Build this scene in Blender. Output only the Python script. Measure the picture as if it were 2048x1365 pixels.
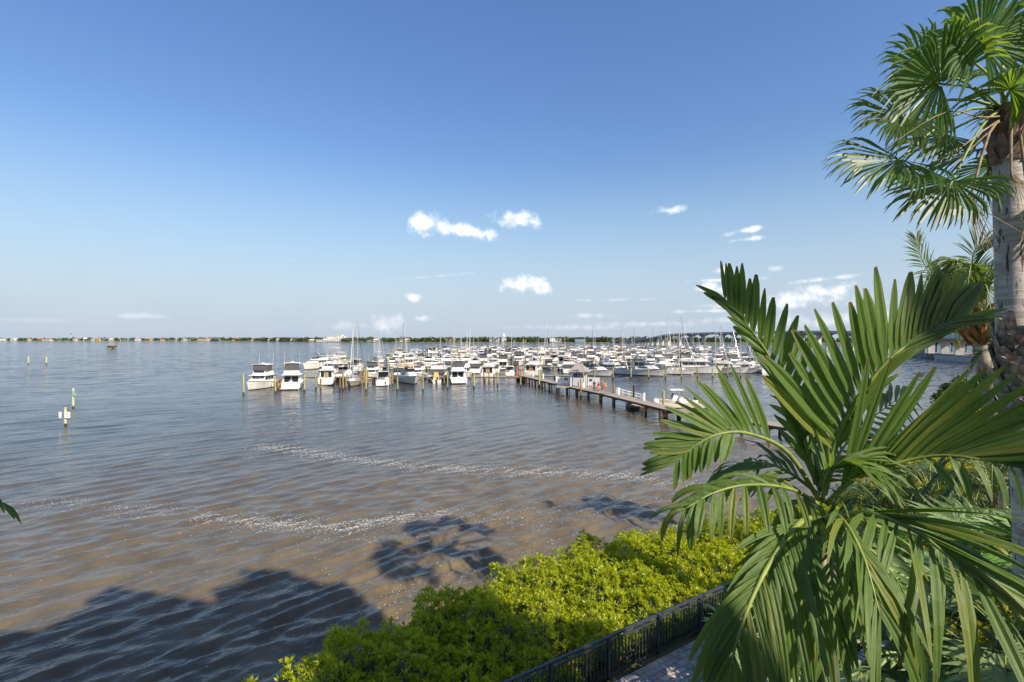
import bpy, math, random
import numpy as np
from mathutils import Vector, Matrix
random.seed(7); RNG = np.random.default_rng(7)
for o in list(bpy.data.objects): bpy.data.objects.remove(o)
S = bpy.context.scene; COL = S.collection
R = math.radians
# ---------------------------------------------------------------- camera, sky, sun, exposure
F, HOR, EYE = 1000.0, 677.0, 11.0          # focal length in photo pixels, horizon row, eye height above the water
cam_d = bpy.data.cameras.new('camera'); cam = bpy.data.objects.new('camera', cam_d); COL.objects.link(cam)
cam_d.sensor_width = 36; cam_d.lens = 36*F/2048; cam_d.clip_start = .1; cam_d.clip_end = 30000
cam_d.shift_y = -(682.5-HOR)/2048
cam.location = (0, 0, EYE); cam.rotation_euler = (R(90), 0, 0); S.camera = cam
SUN_AZ, SUN_EL = R(138), R(37)              # clockwise from the view direction: behind the right shoulder
sun_dir = Vector((math.sin(SUN_AZ)*math.cos(SUN_EL), math.cos(SUN_AZ)*math.cos(SUN_EL), math.sin(SUN_EL)))
sl = bpy.data.lights.new('sun', 'SUN'); sl.energy = 3.05; sl.angle = R(.53); sl.color = (1, .90, .74)
so = bpy.data.objects.new('sun', sl); COL.objects.link(so); so.rotation_euler = sun_dir.to_track_quat('Z', 'Y').to_euler(); so.location = (60, -60, 80)
vs = S.view_settings; vs.view_transform = 'Standard'; vs.look = 'None'; vs.gamma = 1; vs.use_curve_mapping = False; vs.exposure = 1.18
c = S.cycles; c.max_bounces = 6; c.diffuse_bounces = 3; c.glossy_bounces = 3; c.transmission_bounces = 4; c.transparent_max_bounces = 8
c.caustics_reflective = False; c.caustics_refractive = False; c.use_denoising = True; c.sample_clamp_indirect = 6

class NT:                                    # tiny node-tree helper
    def __init__(s, nt): s.nt = nt
    def n(s, t, **k):
        nd = s.nt.nodes.new(t)
        for a, v in k.items(): setattr(nd, a, v)
        return nd
    def l(s, a, b): s.nt.links.new(a, b)
    def m(s, op, a, b=None, c=None, clamp=False):
        nd = s.n('ShaderNodeMath', operation=op, use_clamp=clamp)
        for i, v in enumerate((a, b, c)):
            if v is None: continue
            if isinstance(v, (int, float)): nd.inputs[i].default_value = v
            else: s.l(v, nd.inputs[i])
        return nd.outputs[0]
    def mix(s, f, a, b, blend='MIX'):
        nd = s.n('ShaderNodeMix', data_type='RGBA', blend_type=blend)
        for i, v in ((0, f), (6, a), (7, b)):
            if isinstance(v, (int, float)): nd.inputs[i].default_value = v
            elif isinstance(v, tuple): nd.inputs[i].default_value = (*v[:3], 1)
            else: s.l(v, nd.inputs[i])
        return nd.outputs[2]
    def ramp(s, f, lo, hi):
        nd = s.n('ShaderNodeMapRange', interpolation_type='SMOOTHSTEP'); s.l(f, nd.inputs[0])
        nd.inputs[1].default_value = lo; nd.inputs[2].default_value = hi
        return nd.outputs[0]
    def noise(s, vec, scale, detail=3, rough=.55):
        nd = s.n('ShaderNodeTexNoise'); nd.inputs['Scale'].default_value = scale; nd.inputs['Detail'].default_value = detail; nd.inputs['Roughness'].default_value = rough
        if vec is not None: s.l(vec, nd.inputs['Vector'])
        return nd.outputs[0]

W = bpy.data.worlds.new('World'); S.world = W; W.use_nodes = True; W.node_tree.nodes.clear()
T = NT(W.node_tree)
sky = T.n('ShaderNodeTexSky', sky_type='NISHITA'); sky.sun_disc = False; sky.sun_elevation = SUN_EL; sky.sun_rotation = SUN_AZ
sky.altitude = 0; sky.air_density = 1.15; sky.dust_density = .9; sky.ozone_density = 2.2
bg = T.n('ShaderNodeBackground'); bg.inputs[1].default_value = .148
tc = T.n('ShaderNodeTexCoord'); sep = T.n('ShaderNodeSeparateXYZ'); T.l(tc.outputs['Generated'], sep.inputs[0])
az = T.m('ARCTAN2', sep.outputs[0], sep.outputs[1]); el = T.m('ARCSINE', sep.outputs[2])
cn = T.noise(tc.outputs['Generated'], 36, 6, .58); cn2 = T.noise(tc.outputs['Generated'], 14, 4, .55)
clouds = [(850,449,30,21,0,.95),(886,456,26,14,.1,.8),(936,462,56,15,.16,.95),(1036,440,52,16,.12,.9),(1340,421,34,9,0,.7),(1493,461,42,6,-.12,.75),(1502,478,38,5,-.05,.6),
 (1060,571,46,16,.02,1),(826,595,18,8,0,.7),(843,638,20,7,0,.7),(1412,575,22,11,0,.9),(1458,581,30,9,.05,.8),(1447,542,20,9,0,.75),(1455,560,80,4,0,.55),(1520,612,140,5,.02,.5),(1440,622,120,4,0,.35),(1640,560,70,5,-.08,.5),(1250,600,90,3,0,.22),
 (1600,598,120,17,0,.6),(1650,584,60,18,0,.8),(1560,610,150,8,0,.45),(775,648,30,22,0,.4),(700,652,50,9,0,.2),(282,633,40,7,0,.25),(1550,537,16,6,0,.4),(585,520,16,5,0,.25),
 (1120,655,130,6,0,.2),(1310,648,120,6,0,.22),(1480,640,120,7,0,.25),(870,553,70,3,-.1,.2),(1180,632,40,6,0,.25),(60,640,90,6,0,.1),(1700,640,200,16,0,.35)]
mask = None
for px, py, wx, wy, tilt, a in clouds:
    ca = math.atan((px-1024)/F); ce = math.atan((HOR-py)/F*math.cos(ca)); wa = wx/F*math.cos(ca)**2*1.22; we = wy/F*math.cos(ca)*1.18
    du = T.m('SUBTRACT', az, ca); dv = T.m('SUBTRACT', el, ce)
    dv = T.m('ADD', dv, T.m('MULTIPLY', du, tilt))
    u = T.m('DIVIDE', du, wa); v = T.m('DIVIDE', dv, we)
    d = T.m('SQRT', T.m('ADD', T.m('MULTIPLY', u, u), T.m('MULTIPLY', v, v)))
    q = T.m('SUBTRACT', T.m('ADD', 1.0, T.m('MULTIPLY', T.m('SUBTRACT', cn, .5), 2.4)), d)
    q = T.m('MULTIPLY', T.ramp(q, -.05, 1.15), a)
    mask = q if mask is None else T.m('MAXIMUM', mask, q)
front = T.m('GREATER_THAN', sep.outputs[1], 0)
# thin veil of high haze, all round, thicker to the horizon
veil = T.m('MULTIPLY', T.ramp(T.m('ABSOLUTE', el), .36, .0), T.m('ADD', .80, T.m('MULTIPLY', cn2, .14)))
gm = T.n('ShaderNodeGamma'); T.l(sky.outputs[0], gm.inputs[0]); gm.inputs[1].default_value = .80
hs = T.n('ShaderNodeHueSaturation'); hs.inputs['Saturation'].default_value = 1.38; hs.inputs['Value'].default_value = .65; T.l(gm.outputs[0], hs.inputs['Color'])
base = T.mix(veil, T.mix(T.ramp(el, .06, .5), hs.outputs[0], (1.03, .905, 1.03), 'MULTIPLY'), (1.50, 1.82, 2.30))
lum = T.mix(T.ramp(cn, .35, .6), (2.9, 3.15, 3.5), (4.3, 4.3, 4.3))
cc = T.mix(T.m('MULTIPLY', mask, front), base, lum)
T.l(cc, bg.inputs[0]); wo = T.n('ShaderNodeOutputWorld'); T.l(bg.outputs[0], wo.inputs[0])

# ---------------------------------------------------------------- materials
MATS = {}
def pm(name, col, rough=.5, var=0, scale=4, col2=None, bump=0, bscale=20, metal=0, rnd=0, transl=0, spec=.5, stretch=None, tcol=None):
    m = bpy.data.materials.new(name); m.use_nodes = True; m.node_tree.nodes.clear(); t = NT(m.node_tree); MATS[name] = m
    b = t.n('ShaderNodeBsdfPrincipled'); b.inputs['Roughness'].default_value = rough; b.inputs['Metallic'].default_value = metal; b.inputs['Specular IOR Level'].default_value = spec
    vec = t.n('ShaderNodeTexCoord').outputs['Object']
    if stretch:
        mp = t.n('ShaderNodeMapping'); mp.inputs['Scale'].default_value = stretch; t.l(vec, mp.inputs[0]); vec = mp.outputs[0]
    cs = None
    if var or col2:
        a = tuple(x*(1-var) for x in col); bb = col2 or tuple(min(1, x*(1+var)) for x in col)
        cs = t.mix(t.ramp(t.noise(vec, scale, 5, .6), .33, .67), a, bb)
    if rnd:
        oi = t.n('ShaderNodeObjectInfo'); hs = t.n('ShaderNodeHueSaturation')
        hs.inputs['Color'].default_value = (*col, 1)
        if cs is not None: t.l(cs, hs.inputs['Color'])
        t.l(t.m('ADD', 1-rnd, t.m('MULTIPLY', oi.outputs['Random'], 2*rnd)), hs.inputs['Value'])
        t.l(t.m('ADD', .5-.05*rnd, t.m('MULTIPLY', t.m('FRACT', t.m('MULTIPLY', oi.outputs['Random'], 7.3)), .1*rnd)), hs.inputs['Hue']); cs = hs.outputs[0]
    if cs is not None: t.l(cs, b.inputs['Base Color'])
    else: b.inputs['Base Color'].default_value = (*col, 1)
    if bump:
        bp = t.n('ShaderNodeBump'); bp.inputs['Strength'].default_value = bump; bp.inputs['Distance'].default_value = .02
        t.l(t.noise(vec, bscale, 4, .6), bp.inputs['Height']); t.l(bp.outputs[0], b.inputs['Normal'])
    out = t.n('ShaderNodeOutputMaterial'); sh = b.outputs[0]
    if transl:
        tr = t.n('ShaderNodeBsdfTranslucent'); tr.inputs[0].default_value = (*(tcol or tuple(min(1, x*1.6) for x in col)), 1)
        mx = t.n('ShaderNodeMixShader'); mx.inputs[0].default_value = transl; t.l(sh, mx.inputs[1]); t.l(tr.outputs[0], mx.inputs[2]); sh = mx.outputs[0]
    t.l(sh, out.inputs[0]); return m
M_white = pm('gelcoat_white', (.73,.71,.65), .3, .12, .9)
M_cream = pm('gelcoat_cream', (.64,.58,.46), .32, .06, 1.2)
M_beige = pm('hull_beige', (.50,.45,.34), .4, .12, 1.5)
M_navy = pm('hull_navy', (.02,.03,.08), .2)
M_black = pm('hull_black', (.02,.02,.025), .3)
M_boot = pm('bottom_paint', (.03,.04,.07), .6, .3, 2)
M_glass = pm('dark_glass', (.02,.025,.03), .06, spec=.8)
M_clear = pm('clear_vinyl', (.09,.09,.095), .2)
M_steel = pm('steel', (.62,.63,.64), .25, metal=.9)
M_alu = pm('mast_aluminium', (.46,.45,.43), .35, .05, 2)
M_mastbrown = pm('mast_varnished', (.22,.08,.035), .4, .2, 2)
M_teak = pm('teak', (.34,.19,.08), .6, .25, 6)
M_cnavy = pm('canvas_navy', (.02,.035,.12), .8, .15, 3)
M_cblack = pm('canvas_black', (.025,.025,.03), .8)
M_ctan = pm('canvas_tan', (.55,.37,.17), .8, .12, 3)
M_cwhite = pm('canvas_white', (.68,.66,.61), .7, .08, 3)
M_cblue = pm('canvas_blue', (.05,.16,.36), .8, .1, 3)
M_cgreen = pm('canvas_green', (.03,.12,.07), .8, .1, 3)
M_cred = pm('canvas_maroon', (.22,.03,.03), .8, .1, 3)
M_orange = pm('orange_gear', (.50,.12,.04), .6, .1, 3)
M_yellow = pm('yellow_gear', (.75,.45,.05), .6, .1, 3)
M_engine = pm('outboard_cowl', (.03,.035,.05), .3)
M_plank = pm('weathered_plank', (.33,.27,.21), .85, .25, 3, bump=.4, bscale=30, stretch=(1,6,1))
M_pile = pm('treated_pile', (.30,.29,.11), .85, .35, 2.5, bump=.5, bscale=12, rnd=.25, stretch=(3,3,.5))
M_pileb = pm('brown_pile', (.30,.17,.06), .85, .35, 2.5, bump=.5, bscale=12, rnd=.3, stretch=(3,3,.5))
M_wet = pm('wet_timber', (.045,.038,.028), .6, .3, 4)
M_white_paint = pm('white_paint', (.78,.78,.76), .5, .05, 2)
M_shingle = pm('roof_shingle', (.30,.27,.25), .9, .2, 8)
M_conc = pm('concrete', (.46,.45,.43), .85, .15, .6, bump=.2)
M_concl = pm('pale_concrete', (.62,.60,.56), .85, .12, .5, bump=.2)
M_sgreen = pm('sign_green', (.05,.22,.10), .5); M_sred = pm('sign_red', (.5,.04,.03), .5)
M_dark = pm('matte_black', (.03,.03,.03), .9)  # even near-black for fishing rods and the radio tower head
# ---------------------------------------------------------------- geometry helpers
def P(px, py, d):                              # a photo pixel at a given depth as a point of the place
    return Vector(((px-1024)/F*d, d, EYE-(py-HOR)/F*d))
def mesh_np(name, v, f, mats, mi=None, smooth=False):
    me = bpy.data.meshes.new(name); v = np.asarray(v, np.float32).reshape(-1, 3); f = np.asarray(f, np.int32); k = f.shape[1]
    me.vertices.add(len(v)); me.vertices.foreach_set('co', v.ravel()); me.loops.add(f.size); me.loops.foreach_set('vertex_index', f.ravel())
    me.polygons.add(len(f)); me.polygons.foreach_set('loop_start', np.arange(0, f.size, k, dtype=np.int32))
    if mi is not None: me.polygons.foreach_set('material_index', np.asarray(mi, np.int32))
    if smooth: me.polygons.foreach_set('use_smooth', np.ones(len(f), bool))
    for m in mats: me.materials.append(m)
    me.update(calc_edges=True); me.validate(); return me
class G:
    def __init__(s): s.v = []; s.f = []; s.m = []
    def add(s, vs, fs, m=0):
        b = len(s.v); s.v += [tuple(p) for p in vs]; s.f += [tuple(i+b for i in q) for q in fs]; s.m += [m]*len(fs); return s
    def hexa(s, p, m=0):                       # 4 bottom + 4 top corners
        return s.add(p, [(3,2,1,0),(4,5,6,7),(0,1,5,4),(1,2,6,5),(2,3,7,6),(3,0,4,7)], m)
    def box(s, x0, x1, y0, y1, z0, z1, m=0):
        return s.hexa([(x0,y0,z0),(x1,y0,z0),(x1,y1,z0),(x0,y1,z0),(x0,y0,z1),(x1,y0,z1),(x1,y1,z1),(x0,y1,z1)], m)
    def bar(s, a, b, w, h, m=0, up=(0,0,1)):   # a beam from a to b
        a = Vector(a); b = Vector(b); d = (b-a).normalized(); sd = d.cross(Vector(up))
        if sd.length < 1e-4: sd = Vector((1,0,0))
        sd.normalize(); u = sd.cross(d).normalized(); sd = sd*w/2; u = u*h/2
        return s.hexa([a-sd-u, a+sd-u, b+sd-u, b-sd-u, a-sd+u, a+sd+u, b+sd+u, b-sd+u], m)
    def tube(s, pts, rad, n=6, m=0, cap=True):
        pts = [Vector(p) for p in pts]; rad = rad if isinstance(rad, (list, tuple)) else [rad]*len(pts)
        vs = []; ref = None
        for i, p in enumerate(pts):
            d = (pts[min(i+1, len(pts)-1)]-pts[max(i-1, 0)]).normalized()
            if ref is None: ref = Vector((1,0,0)) if abs(d.x) < .8 else Vector((0,1,0))
            a = (ref-d*ref.dot(d)).normalized(); b = d.cross(a); ref = a
            for k in range(n):
                t = 2*math.pi*k/n; vs.append(p+(a*math.cos(t)+b*math.sin(t))*rad[i])
        fs = [(i*n+k, i*n+(k+1) % n, (i+1)*n+(k+1) % n, (i+1)*n+k) for i in range(len(pts)-1) for k in range(n)]
        if cap: fs += [tuple(range(n-1, -1, -1)), tuple(range((len(pts)-1)*n, len(pts)*n))]
        return s.add(vs, fs, m)
    def join(s, o, mm=None, off=(0,0,0)):
        return s.add([(a+off[0], b+off[1], c_+off[2]) for a, b, c_ in o.v], [], 0) if 0 else s._join(o, mm, off)
    def _join(s, o, mm, off):
        b = len(s.v); s.v += [(p[0]+off[0], p[1]+off[1], p[2]+off[2]) for p in o.v]; s.f += [tuple(i+b for i in q) for q in o.f]
        s.m += [mm[i] if mm else i for i in o.m]; return s
    def mesh(s, name, mats, smooth=False):
        me = bpy.data.meshes.new(name); me.from_pydata([tuple(p) for p in s.v], [], s.f)
        me.polygons.foreach_set('material_index', s.m)
        if smooth: me.polygons.foreach_set('use_smooth', [True]*len(s.f))
        for m in (mats if isinstance(mats, (list, tuple)) else [mats]): me.materials.append(m)
        me.update(); return me
def link(name, me, parent=None, loc=None, kind=None):
    o = bpy.data.objects.new(name, me); COL.objects.link(o)
    if parent: o.parent = parent
    if loc is not None: o.location = loc
    if kind: o['kind'] = kind
    return o
def ob(name, g, mats, parent=None, loc=None, kind=None, smooth=False):
    return link(name, g.mesh(name, mats, smooth), parent, loc, kind)
def tag(o, label, cat, group=None, kind=None):
    o['label'] = label; o['category'] = cat
    if group: o['group'] = group
    if kind: o['kind'] = kind
    return o
def thing(name, label, cat, loc=(0,0,0), rz=0, group=None, sc=1):
    o = link(name, None, None, loc); o.rotation_euler[2] = rz; o.scale = (sc, sc, sc); o.empty_display_size = .3
    return tag(o, label, cat, group)
def struct(name, g, mats, smooth=False): return ob(name, g, mats, kind='structure', smooth=smooth)
ORD = ['first','second','third','fourth','fifth','sixth','seventh','eighth','ninth','tenth','eleventh','twelfth','thirteenth','fourteenth','fifteenth','sixteenth','seventeenth','eighteenth','nineteenth','twentieth']+['%dst'%i if i%10==1 else '%dnd'%i if i%10==2 else '%drd'%i if i%10==3 else '%dth'%i for i in range(21,60)]

# ---------------------------------------------------------------- water
WD = np.array([.66, -.75]); WD /= np.linalg.norm(WD)      # swell runs in toward the shore
_wr = np.random.default_rng(3)
WAVES = []
for i in range(46):
    lam = .36*(1.07**i)*_wr.uniform(.9, 1.1)
    if lam > 9: lam = _wr.uniform(1.2, 4)
    a = _wr.normal(0, .20 if lam > .8 else .40); ca, sa = math.cos(a), math.sin(a)
    amp = .0105*lam**.62*_wr.uniform(.6, 1.25)*(1.35 if .6 < lam < 1.9 else .8)*(.28 if lam > 4 else .5 if lam > 2.2 else 1)
    WAVES.append((lam, (WD[0]*ca-WD[1]*sa), (WD[0]*sa+WD[1]*ca), amp, _wr.uniform(0, 6.28)))
def wave(x, y, res=None):
    x = np.asarray(x, float); y = np.asarray(y, float); z = np.zeros_like(x)
    wob = 1.1*np.sin(x*.11+y*.07+1)+.9*np.sin(-x*.05+y*.13+2)
    gust = .8+.22*np.sin(x*.045-y*.03+.6)+.18*np.sin(x*.021+y*.052)
    for lam, dx, dy, a, ph in WAVES:
        k = 2*math.pi/lam; s = np.sin(k*(x*dx+y*dy)+ph+wob*.9)
        w = a*(s+.28*np.cos(2*(k*(x*dx+y*dy)+ph+wob*.9)))
        if res is not None: w = w*np.clip((lam/res-2.5)/3, 0, 1)
        z += w
    return z*gust
rr = [9.0]
while rr[-1] < 190: rr.append(rr[-1]*1.0062)
while rr[-1] < 12000: rr.append(rr[-1]*1.06)
rr = np.array(rr); th = np.linspace(R(-66), R(66), 820)
RRg, THg = np.meshgrid(rr, th, indexing='ij'); X = RRg*np.sin(THg); Y = RRg*np.cos(THg)
Z = wave(X, Y, RRg*.0062); n0, n1 = X.shape
idx = np.arange(n0*n1).reshape(n0, n1)
fq = np.stack([idx[:-1,:-1], idx[:-1,1:], idx[1:,1:], idx[1:,:-1]], -1).reshape(-1, 4)
m = bpy.data.materials.new('river_water'); m.use_nodes = True; m.node_tree.nodes.clear(); t = NT(m.node_tree)
geo = t.n('ShaderNodeNewGeometry'); pos = geo.outputs['Position']
b = t.n('ShaderNodeBsdfPrincipled'); b.inputs['IOR'].default_value = 1.33; b.inputs['Roughness'].default_value = .07
sp = t.n('ShaderNodeSeparateXYZ'); t.l(pos, sp.inputs[0])
# silt is thickest in the shallows along the bank (distance measured out from the fence line)
off = t.m('ADD', t.m('MULTIPLY', sp.outputs[0], -.545), t.m('MULTIPLY', sp.outputs[1], .84))
off = t.m('ADD', off, t.m('MULTIPLY', t.noise(pos, .09, 3), 14))
shal = t.ramp(off, 100, 4)
silt = t.mix(t.ramp(t.noise(pos, .5, 4), .3, .7), (.118,.090,.050), (.190,.146,.080))
t.l(t.mix(shal, (.042,.044,.045), silt), b.inputs['Base Color'])
mp = t.n('ShaderNodeMapping'); mp.inputs['Rotation'].default_value = (0, 0, math.atan2(.75, -.66)); mp.inputs['Scale'].default_value = (1, .38, 1)
mp.vector_type = 'TEXTURE'; mp.inputs['Rotation'].default_value = (0, 0, math.atan2(WD[1], WD[0])); mp.inputs['Scale'].default_value = (1, 2.8, 1); t.l(pos, mp.inputs[0])
h1 = t.noise(mp.outputs[0], .55, 3, .6); h2 = t.noise(mp.outputs[0], 2.6, 3, .6)
hh = t.m('ADD', t.m('ADD', t.m('MULTIPLY', h1, .50), t.m('MULTIPLY', h2, .24)), t.m('MULTIPLY', t.noise(mp.outputs[0], 7.5, 2, .6), .055))
gst = t.ramp(t.noise(pos, .045, 3), .35, .65); hh = t.m('MULTIPLY', hh, t.m('ADD', .6, t.m('MULTIPLY', gst, .7)))
bp = t.n('ShaderNodeBump'); bp.inputs['Strength'].default_value = 1; bp.inputs['Distance'].default_value = .26
t.l(hh, bp.inputs['Height'])
# unresolved chop: the surface normal is tipped pointwise so that far water keeps its facets
cd = t.n('ShaderNodeVectorMath', operation='LENGTH'); t.l(pos, cd.inputs[0]); fade = t.ramp(cd.outputs['Value'], 30, 260)
def vnoise(sc, k):
    nd = t.n('ShaderNodeTexNoise'); nd.inputs['Scale'].default_value = sc; nd.inputs['Detail'].default_value = 3; t.l(mp.outputs[0], nd.inputs['Vector'])
    v1 = t.n('ShaderNodeVectorMath', operation='SUBTRACT'); t.l(nd.outputs['Color'], v1.inputs[0]); v1.inputs[1].default_value = (.5,.5,.5)
    v2 = t.n('ShaderNodeVectorMath', operation='MULTIPLY'); t.l(v1.outputs[0], v2.inputs[0]); v2.inputs[1].default_value = (k,k,0); return v2.outputs[0]
va = t.n('ShaderNodeVectorMath', operation='ADD'); t.l(vnoise(.42, 1.0), va.inputs[0]); t.l(vnoise(2.1, .8), va.inputs[1])
vb = t.n('ShaderNodeVectorMath', operation='SCALE'); t.l(va.outputs[0], vb.inputs[0]); t.l(fade, vb.inputs['Scale'])
vc = t.n('ShaderNodeVectorMath', operation='ADD'); t.l(vb.outputs[0], vc.inputs[0]); t.l(bp.outputs[0], vc.inputs[1])
vd = t.n('ShaderNodeVectorMath', operation='NORMALIZE'); t.l(vc.outputs[0], vd.inputs[0]); t.l(vd.outputs[0], b.inputs['Normal'])
out = t.n('ShaderNodeOutputMaterial'); t.l(b.outputs[0], out.inputs[0]); M_water = m
link('river_water', mesh_np('river_water', np.stack([X, Y, Z], -1), fq, [M_water], smooth=True), kind='structure')
# foam flecks drifting in streaks
def px_line(pts): return [((px-1024)/F*EYE/((py-HOR)/F), EYE/((py-HOR)/F)) for px, py in pts]
M_foam = pm('foam', (.74,.71,.64), .7)
streaks = [([(520,893),(600,903),(700,918),(800,930),(900,939),(1000,944),(1100,946),(1200,950),(1290,957),(1400,972)], 13000, .75),
 ([(0,1018),(130,1005),(260,1022),(380,1028),(500,1040),(590,1048),(690,1058)], 2600, .8), ([(400,1036),(480,1043),(560,1048),(640,1052),(720,1060)], 3000, .45),
 ([(690,1060),(760,1042),(840,1030),(900,1022)], 2400, .5), ([(900,1040),(1000,1042),(1100,1030),(1200,1015),(1330,1000)], 1500, 1.0), ([(640,1075),(760,1085),(900,1060)], 380, 1.2),
 ([(560,1330),(650,1260),(740,1230),(850,1180),(960,1160)], 520, 1.0), ([(300,1290),(420,1260),(560,1240)], 160, 2.0), ([(150,1100),(400,1090),(700,1110)], 330, 2.4),([(820,1160),(1000,1130),(1100,1080)], 320, .9)]
fv = []; ff = []
for pts, n, wd in streaks:
    q = np.array(px_line(pts)); seg = np.linalg.norm(np.diff(q, axis=0), axis=1); cu = np.r_[0, np.cumsum(seg)]
    for _ in range(n):
        s = random.uniform(0, cu[-1]); i = min(int(np.searchsorted(cu, s, 'right'))-1, len(seg)-1); p = q[i]+(q[i+1]-q[i])*((s-cu[i])/seg[i])
        if math.sin(s*.9+n)+math.sin(s*2.3) < random.uniform(-2.4, 1.0): continue
        x, y = p+np.random.default_rng(random.getrandbits(30)).normal(0, wd, 2)*(1, 1)
        r = random.uniform(.007, .022)*random.choice((1, 1, 1.5))*(.35+y/28); a0 = random.uniform(0, 6.28); e = random.uniform(.35, .9); b0 = len(fv); zz = float(wave(x, y))+.012
        for k in range(6):
            a = 2*math.pi*k/6; rx = r*random.uniform(.7, 1.3)*math.cos(a); ry = r*e*math.sin(a); fv.append((x+rx*math.cos(a0)-ry*math.sin(a0), y+rx*math.sin(a0)+ry*math.cos(a0), zz))
        ff.append([b0+k for k in range(6)])
fo = link('foam', mesh_np('foam', fv, ff, [M_foam])); tag(fo, 'white foam flecks drifting in streaks on the brown river', 'foam', kind='stuff')

# ---------------------------------------------------------------- land, bank, path, fence
FU = Vector((.839, .545, 0)).normalized(); FN = Vector((-FU.y, FU.x, 0)); F0 = Vector((2.19, 12.45, 0))
PZ = 2.4
def FP(s, n, z=0): p = F0+FU*s+FN*n; return Vector((p.x, p.y, z))
shore = [(-40,-16.0)]+[tuple(FP(s, .9)[:2]) for s in (-22, -10, 0, 6, 12, 18)]+[(27,29),(38,41),(48,52),(62,64),(90,86),(140,128),(205,215),(222,262),(236,280),(262,283),(420,300),(900,330)]
back = [(900,-260),(-40,-260)]
g = G(); pts = shore+back; n = len(pts)
g.add([(x, y, PZ-.06) for x, y in pts], [tuple(range(n-1, -1, -1))])
M_soil = pm('planting_bed', (.07,.085,.03), .95, .5, 1.2, col2=(.13,.12,.06), bump=.6, bscale=14)
struct('ground', g, M_soil)
g = G()
for (x0, y0), (x1, y1) in zip(shore[:-1], shore[1:]): g.add([(x0,y0,-1.5),(x1,y1,-1.5),(x1,y1,PZ-.062),(x0,y0,PZ-.062)], [(0,1,2,3)])
tag(ob('sea_wall', g, M_conc), 'concrete sea wall along the river bank', 'sea wall')
# path: mortar bed + pavers
PW = 3.0
g = G(); 
for s0, s1 in ((-12, 26),): g.add([FP(s0,-.12,PZ-.03), FP(s1,-.12,PZ-.03), FP(s1,-PW,PZ-.03), FP(s0,-PW,PZ-.03)], [(3,2,1,0)])
M_joint = pm('paver_joint', (.13,.115,.095), .95, .2, 8)
path = struct('path', g, M_joint)
pmats = [pm('paver_%s' % k, c_, .85, .14, 14, bump=.25, bscale=60, rnd=.2) for k, c_ in (('grey',(.38,.37,.355)),('tan',(.45,.39,.31)),('slate',(.27,.27,.275)),('buff',(.52,.46,.375)))]
rows = 16; rw = (PW-.14)/rows; pv = []
rp = random.Random(5)
for r_ in range(rows):
    s = -6+rp.uniform(0, .2)
    while s < 20:
        ln = rp.choice((.18, .18, .27)); pv.append((s+ln/2, -.13-rw*(r_+.5), ln, rw, rp.choices((0,1,2,3), (4,3,3,2))[0])); s += ln
def paver_vis(p):
    q = FP(p[0], p[1], PZ); px = 1024+q.x/q.y*F; py = HOR+(EYE-PZ)/q.y*F
    return (1150 < px < 1475 and py < 1385, -q.y)
pv.sort(key=paver_vis, reverse=True)
pcache = {}; ang = math.atan2(FU.y, FU.x)
def paver_geo(ln, w):
    a, bb, ch = ln/2-.006, w/2-.006, .008; g = G()
    vs = [(-a,-bb,-.06),(a,-bb,-.06),(a,bb,-.06),(-a,bb,-.06),(-a,-bb,-ch),(a,-bb,-ch),(a,bb,-ch),(-a,bb,-ch),(-a+ch,-bb+ch,0),(a-ch,-bb+ch,0),(a-ch,bb-ch,0),(-a+ch,bb-ch,0)]
    return g.add(vs, [(0,1,5,4),(1,2,6,5),(2,3,7,6),(3,0,4,7),(4,5,9,8),(5,6,10,9),(6,7,11,10),(7,4,8,11),(8,9,10,11)])
rest = G()
for i, (s, n_, ln, w, mi) in enumerate(pv):
    p = FP(s, n_, PZ+rp.uniform(-.004, .004))
    if i < 300:
        key = (ln, mi)
        if key not in pcache: pcache[key] = paver_geo(ln, w).mesh('paver', pmats[mi])
        o = link('paver', pcache[key], path, p); o.rotation_euler[2] = ang
    else:
        gg = paver_geo(ln, w); ca, sa = math.cos(ang), math.sin(ang)
        gg.v = [(p.x+x*ca-y*sa, p.y+x*sa+y*ca, p.z+z) for x, y, z in gg.v]; gg.m = [mi]*len(gg.f); rest._join(gg, None, (0,0,0))
ob('paver_field', rest, pmats, path, kind='stuff')
g = G(); g.hexa([FP(-12,-PW-.22,PZ-.1), FP(26,-PW-.22,PZ-.1), FP(26,-PW-.01,PZ-.1), FP(-12,-PW-.01,PZ-.1), FP(-12,-PW-.22,PZ+.03), FP(26,-PW-.22,PZ+.03), FP(26,-PW-.01,PZ+.03), FP(-12,-PW-.01,PZ+.03)]); ob('edging', g, M_concl, path)
# fence
fence = thing('railing_fence', 'black metal picket railing between the paver path and the mangrove hedge', 'railing')
M_iron = pm('black_iron', (.045,.052,.066), .4, .2, 6)
FS0, FS1, FH = -5.2, 23.0, 1.07
g = G().bar(FP(FS0,0,PZ+FH), FP(FS1,0,PZ+FH), .075, .05); ob('top_rail', g, M_iron, fence)
for z in (.10, FH-.13): ob('rail', G().bar(FP(FS0,0,PZ+z), FP(FS1,0,PZ+z), .035, .035), M_iron, fence)
bm_ = G().box(-.0125,.0125,-.0125,.0125,.12,FH-.15).mesh('baluster', M_iron); pmn = G().box(-.038,.038,-.038,.038,0,FH-.03).mesh('fence_post', M_iron)
s = FS0; k = 0
while s < FS1:
    o = link('fence_post' if k % 15 == 0 else 'baluster', pmn if k % 15 == 0 else bm_, fence, FP(s, 0, PZ)); o.rotation_euler[2] = ang; s += .122; k += 1
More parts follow.
